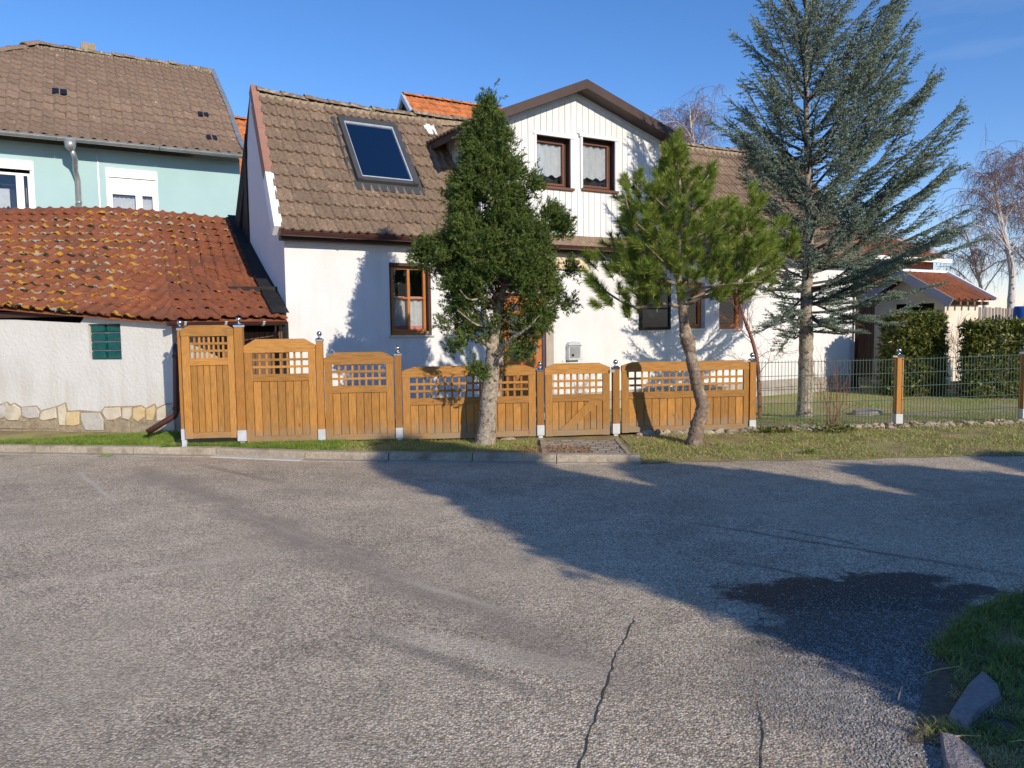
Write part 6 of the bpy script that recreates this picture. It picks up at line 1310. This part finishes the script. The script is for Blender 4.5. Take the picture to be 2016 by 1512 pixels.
for k in range(104):
    py = -85 + 745 * (k / 103) ** .95 + rng.uniform(-5, 5); ang = k * 2.399 + rng.uniform(-.3, .3); c = math.cos(ang); rr_ = (reachR(py) if c > 0 else reachL(py)) * abs(c) + 1.15 * min(1, reachR(py)) * (1 - abs(c)); rr_ = max(.25, rr_ * rng.uniform(.72, 1.08) - .22)
    slope = float(np.interp(py, [-80, 100, 300, 450, 560, 660], [1.5, 1.25, 1.0, .72, .30, -.06])) * rng.uniform(.75, 1.25); rise = rr_ * slope
    Q = prim(min(py + rise * 112 * .60, 668), ang, rr_, rise, .06 if py > 450 else .0, .012 + .016 * min(1, rr_ / 2)); foliage_on(Q, rr_)
    if rr_ > .9:
        for q in range(int(rr_ * 3.2)):
            f = rng.uniform(.3, .85); i = int(f * (len(Q) - 1)); a2 = ang + rng.choice([-1, 1]) * rng.uniform(.45, .9); l2 = rr_ * (1 - f) * rng.uniform(.6, 1.0) + .15; P = [Q[i] + np.array([math.cos(a2) * l2 * t, math.sin(a2) * l2 * t, l2 * slope * t * rng.uniform(.7, 1.2)]) for t in (0, .35, .7, 1)]
            Q2 = smooth_path(P, 4); m_.tube([Vector(p) for p in Q2], [.007 * (1 - .7 * j / (len(Q2) - 1)) for j in range(len(Q2))], 4, cap=False); foliage_on(Q2, l2, .95)
# a few named boughs seen in the photograph
for (y0, tipx, tipy, dd) in [(560, 1935, 470, -.3), (540, 1900, 415, -.4), (450, 1882, 215, -.2), (480, 1890, 330, .2), (600, 1845, 560, -.3), (620, 1690, 655, -.5), (600, 1512, 640, -.4), (575, 1492, 655, -.3), (590, 1535, 690, -.5), (610, 1660, 650, -.3), (560, 1470, 560, -.2), (520, 1790, 500, -.5), (590, 1760, 640, -.3), (470, 1500, 480, -.5), (60, 1500, -20, 0), (90, 1690, -30, 0), (330, 1398, 238, -.2), (300, 1440, 200, 0), (150, 1450, 70, .1), (200, 1760, 65, 0), (120, 1720, 0, .1), (640, 1640, 620, -.6), (350, 1840, 150, .2), (380, 1800, 110, -.2), (640, 1800, 600, .1)]:
    a = ctrunk(y0); b = PX(tipx, tipy, CY + dd); P = [a + (b - a) * t + np.array([0, 0, -.10 * math.sin(math.pi * t)]) for t in (0, .2, .4, .6, .8, 1)]; Q = smooth_path(P, 5); m_.tube([Vector(q) for q in Q], [.026 * (1 - .85 * i / (len(Q) - 1)) for i in range(len(Q))], 5, cap=False); foliage_on(Q, np.linalg.norm(b - a), 1.15)
local_build(m_trunk, 'trunk', 'barkgrey', ced); local_build(m_, 'branches', 'barkdark', ced)
tw_s, tw_d, tw_l = np.array(tw_s), np.array(tw_d), np.array(tw_l); print('cedar twigs', len(tw_s))
# side twiglets off each twig, then rosettes of short needles
rep = 2; f = rng.random((len(tw_s), rep, 1)) * .8 + .1; s2 = tw_s[:, None] + tw_d[:, None] * tw_l[:, None, None] * f; d2 = unit(tw_d[:, None] * .8 + rng.normal(0, .45, (len(tw_s), rep, 3)) * np.array([1, 1, .25])); l2 = (tw_l[:, None, None] * (1 - f) * .45 + .03)
A_s = np.concatenate([tw_s, s2.reshape(-1, 3)]); A_d = np.concatenate([tw_d, d2.reshape(-1, 3)]); A_l = np.concatenate([tw_l, l2.reshape(-1)])
cnt = np.maximum(4, (A_l / .0072).astype(int)); idx = np.repeat(np.arange(len(A_s)), cnt); t = rng.random((len(idx), 1)); t = np.round(t * A_l[idx, None] / .022) * .022 / A_l[idx, None]; base = A_s[idx] + A_d[idx] * A_l[idx, None] * t + np.array([0, 0, -.12]) * (A_l[idx, None] * t) ** 2 * 2
ld = unit(A_d[idx] * .35 + unit(rng.normal(size=(len(idx), 3))) + np.array([0, 0, .25])); ln = .027 * (.7 + .6 * rng.random((len(idx), 1))) * (1.15 - .6 * t); wv = unit(np.cross(ld, rng.normal(size=ld.shape))) * .0080
print('cedar needles', len(idx)); local_tris('crown', np.stack([base - wv, base + wv, base + ld * ln], 1).reshape(-1, 3), 'cedar', ced)

# --- thin bare sapling and red twig shrub behind the wire fence
def bare(mb, start, d, L, r, depth, gen=0, spread=.5, up=.25, split=3, droop=0, minr=.0012, seg=4):
    P = [start]; dd = np.array(d, float); p = start
    for k in range(seg):
        dd = unit(dd + rng.normal(0, .14, 3) + np.array([0, 0, up * .15 - droop * .25])); p = p + dd * L / seg; P.append(p)
    mb.tube([Vector(q) for q in P], [max(minr, r * (1 - .5 * i / seg)) for i in range(seg + 1)], 5 if gen < 2 else 3, cap=False)
    if depth <= 0: return
    for k in range(split):
        f = rng.uniform(.3, 1.0) if k else 1.0; i = min(int(f * seg), seg - 1); q = P[i] + (P[i + 1] - P[i]) * (f * seg - i); nd_ = unit(dd + rng.normal(0, spread, 3) + np.array([0, 0, up - droop])); bare(mb, q, nd_, L * rng.uniform(.55, .8), max(minr, r * .5), depth - 1, gen + 1, spread, up, split, droop, minr, seg)
SY = 11.6; sb = PX(1495, 822, SY); sap = tree('sapling', 'thin bare sapling with reddish stem just behind the last wooden fence post', (sb[0], sb[1], .1))
m_ = MB(); Q, _ = trunk_path(m_, [(1496, 824, 9, 0), (1495, 780, 8, 0), (1492, 720, 8, 0), (1484, 680, 7, 0), (1472, 645, 7, 0), (1463, 620, 5, 0), (1456, 590, 4, 0), (1452, 555, 2, 0)], SY, n=7)
for i in range(10, len(Q), 2): bare(m_, Q[i], unit(np.array([rng.normal(0, 1), rng.normal(0, .8), .35])), rng.uniform(.25, .42), .006, 3, 1, .45, .1, 3, 0, .0016)
local_build(m_, 'stem', 'twigred', sap)
TYp = 11.0; tb_ = PX(1640, 848, TYp); tws = tree('twig_shrub', 'bare reddish twig shrub close behind the wire fence beside the cedar trunk', (tb_[0], tb_[1], .1), cat='shrub'); m_ = MB()
for k in range(11): bare(m_, tb_ + np.array([rng.normal(0, .05), rng.normal(0, .05), 0]), unit(np.array([rng.normal(0, .16), rng.normal(0, .16), 1])), rng.uniform(.35, .6), .005, 2, 1, .22, .3, 3, 0, .0016)
local_build(m_, 'twigs', 'twigred', tws)
vb = PX(1895, 745, 18.2); vine = tree('bare_bush', 'thin bare bush against the cream garage wall between the two hedges', (vb[0], vb[1], -.05), cat='shrub'); m_ = MB()
for k in range(9): bare(m_, vb + np.array([rng.normal(0, .2), 0, 0]), unit(np.array([rng.normal(0, .3), rng.normal(0, .15), 1])), rng.uniform(.5, .8), .008, 2, 1, .3, .3, 3, 0, .004)
local_build(m_, 'twigs', 'birchtwig', vine)
bb_ = PX(1525, 848, 10.9)
for (px, Y, w_, lab) in [(1530, 10.62, .10, 'ivy patch on the stone edging right of the last wooden panel'), (1640, 10.65, .09, 'small leafy plant on the stone edging below the twig shrub')]:
    b = PX(px, 862, Y); iv = tree('ivy', lab, (b[0], b[1], .08), cat='plant'); P = np.array([b * np.array([1, 1, 0]) + np.array([rng.normal(0, w_ * 1.6), rng.normal(0, .05), .11 + rng.random() * .05]) for _ in range(90)]); local_tris('leaves', spikes(P, unit(rng.normal(size=(90, 3)) + np.array([0, -.5, .6])), 5, .04, .035, .022, .8), 'hedge', iv)

# --- clipped hedges
def hedge(label, x0, x1, ytop, Y, depth, n):
    zt = at_depth((x0 + x1) / 2, ytop, Y).z; X0, X1 = at_depth(x0, ytop, Y).x, at_depth(x1, ytop, Y).x; h = tree('hedge_bush', label, ((X0 + X1) / 2, Y + depth / 2, -.05), cat='hedge'); P = []; D = []
    for _ in range(n):
        f = rng.random(); u, v = rng.random(), rng.random(); cxx, cyy = (X0 + X1) / 2, Y + depth / 2
        if f < .30: p = (X0 + (X1 - X0) * u, Y + depth * v, zt); d = (0, 0, 1)
        elif f < .68: p = (X0 + (X1 - X0) * u, Y, -.06 + (zt + .06) * v); d = (0, -1, .3)
        elif f < .80: p = (X0, Y + depth * u, -.06 + (zt + .06) * v); d = (-1, 0, .3)
        elif f < .9: p = (X1, Y + depth * u, -.06 + (zt + .06) * v); d = (1, 0, .3)
        else: p = (X0 + (X1 - X0) * u, Y + depth * rng.random(), -.06 + (zt + .06) * v); d = (0, 0, 1)
        q = np.array(p) - np.array(d) * rng.uniform(-.02, .14); P.append(q + rng.normal(0, .035, 3)); D.append(unit(np.array(d) + rng.normal(0, .5, 3)))
    local_tris('leaves', spikes(np.array(P), np.array(D), 5, .10, .085, .042, .8, fwdb=.7), 'hedge', h)
    mb_ = MB()
    for _ in range(14): bx = rng.uniform(X0 + .1, X1 - .1); by = Y + rng.uniform(.1, depth - .1); mb_.tube([Vector((bx, by, -.08)), Vector((bx + rng.normal(0, .08), by, zt * .5)), Vector((bx + rng.normal(0, .12), by, zt * .92))], [.02, .014, .006], 5)
    local_build(mb_, 'stems', 'barkbrown', h)
hedge('square clipped hedge bush with golden tips before the garage opening', 1770, 1862, 627, 17.2, .8, 4600)
hedge('wide dark clipped hedge with yellow green top before the grey pickets', 1924, 2120, 642, 16.4, .5, 5600)

# --- birches
def birch(label, px, Y, ybase, pts, H_, n1, name='birch_tree', group=None, trunkw=9, tw=1.0):
    b = PX(px, ybase, Y); t = tree(name, label, (b[0], b[1], 0), group); mb = MB(); mt = MB(); Q, R2 = trunk_path(mb, [(x, y, w, 0) for x, y, w in pts], Y, n=7)
    for i in range(n1):
        f = rng.uniform(.30, 1.0); q = Q[int(f * (len(Q) - 1))]; ang = rng.random() * 6.283; L = H_ * (.30 * (1.15 - f) + .10); d = unit(np.array([math.cos(ang), math.sin(ang), 1.1])); P = [q]; p = q
        for k in range(5): d = unit(d + rng.normal(0, .12, 3) + np.array([0, 0, .05 - .12 * k])); p = p + d * L / 5; P.append(p)
        mb.tube([Vector(v) for v in P], [max(.008, .045 * (1 - f * .6) * (1 - .16 * k)) for k in range(6)], 5, cap=False)
        for k in range(int(16 * tw)):
            g = rng.uniform(.25, 1.0) * 5; j = min(int(g), 4); s_ = P[j] + (P[j + 1] - P[j]) * (g - j); d3 = unit(np.array([rng.normal(0, .7), rng.normal(0, .7), rng.uniform(-.2, .6)])); R_ = [s_]; r = s_; l3 = H_ * rng.uniform(.06, .14)
            for z in range(5): d3 = unit(d3 + rng.normal(0, .15, 3) + np.array([0, 0, -.42])); r = r + d3 * l3 / 5; R_.append(r)
            mt.tube([Vector(v) for v in R_], [.008, .007, .006, .005, .004, .003], 3, cap=False)
            for z in (1, 2, 3):
                r2 = R_[z]; d4 = unit(np.array([rng.normal(0, .6), rng.normal(0, .6), -.3])); S_ = [r2, r2 + d4 * l3 * .25, r2 + d4 * l3 * .35 + np.array([0, 0, -l3 * .25])]; mt.tube([Vector(v) for v in S_], [.005, .004, .003], 3, cap=False)
    local_build(mb, 'trunk', 'birch', t); local_build(mt, 'twigs', 'birchtwig', t); return t
birch('bare white birch with drooping twigs at the far right above the pickets', 1990, 26, 640, [(1990, 660, 16), (1990, 600, 14), (1992, 540, 12), (1982, 480, 10), (1970, 430, 8), (1962, 380, 6), (1958, 340, 3)], 8.0, 26)
birch('bare birch with forked stem at the right picture edge', 2040, 27, 640, [(2020, 660, 14), (2025, 580, 12), (2035, 500, 10), (2030, 430, 8), (2022, 370, 6), (2015, 330, 3)], 8.0, 24)
birch('slim bare birch rising between cedar and white birch', 1935, 30, 640, [(1940, 660, 9), (1938, 600, 8), (1925, 540, 7), (1912, 490, 5), (1900, 450, 3)], 7.0, 16)
birch('bare birch whose reddish crown shows above the brown roof behind the cedar', 1375, 33, 640, [(1380, 660, 12), (1378, 500, 10), (1372, 380, 9), (1368, 300, 7), (1360, 250, 5), (1358, 215, 3)], 11.0, 30)

# --- trees across the road, behind and right of the camera, whose shade falls on the road
def shade_tree(label, x, y, h, r, n, base=.2, name='conifer_tree', lw=1.0):
    t = tree(name, label, (x, y, 0), 'evergreens across the road'); mb = MB(); mb.tube([Vector((x, y, -.05)), Vector((x, y, h * .5)), Vector((x, y, h * .95))], [.10, .06, .02], 8); local_build(mb, 'trunk', 'barkbrown', t)
    z = rng.random(n) ** .9; rad = r * np.sqrt(np.clip(1 - z ** 3.2, 0, 1)) * (.75 + .25 * np.sqrt(1 - z)) * np.sqrt(rng.uniform(.05, 1, n)); a = rng.random(n) * 6.283; rad *= .88 + .22 * np.sin(a * 3 + z * 14) * np.sin(a * 5 - z * 9)
    P = np.stack([x + rad * np.cos(a), y + rad * np.sin(a), base + (h - base) * z], 1); D = unit(np.stack([np.cos(a), np.sin(a), rng.normal(.5, .3, n)], 1)); local_tris('crown', spikes(P, D, 10, .24 * lw, .14 * lw, .055, .8, jit=.03), 'farconifer', t)
SHADES = [(1.15, 5.72, 1.25, 9000, 'tallest columnar evergreen at the left end of the row across the road'), (2.9, 4.35, 1.15, 7500, 'second columnar evergreen of the row across the road'), (4.7, 3.6, 1.25, 7000, 'third rounded evergreen of the row across the road'), (6.6, 3.35, 1.35, 7000, 'fourth rounded evergreen of the row across the road'), (8.8, 3.5, 1.5, 7000, 'last rounded evergreen of the row across the road')]
for perp, h, r, n, lab in SHADES: shade_tree(lab, 4.86 + perp * .823, -1.26 + perp * .567, h, r, n)
shade_tree('low rounded evergreen bush close to the right road corner', 3.95, .15, 1.5, .85, 3500, base=.05, name='evergreen_bush', lw=.6)
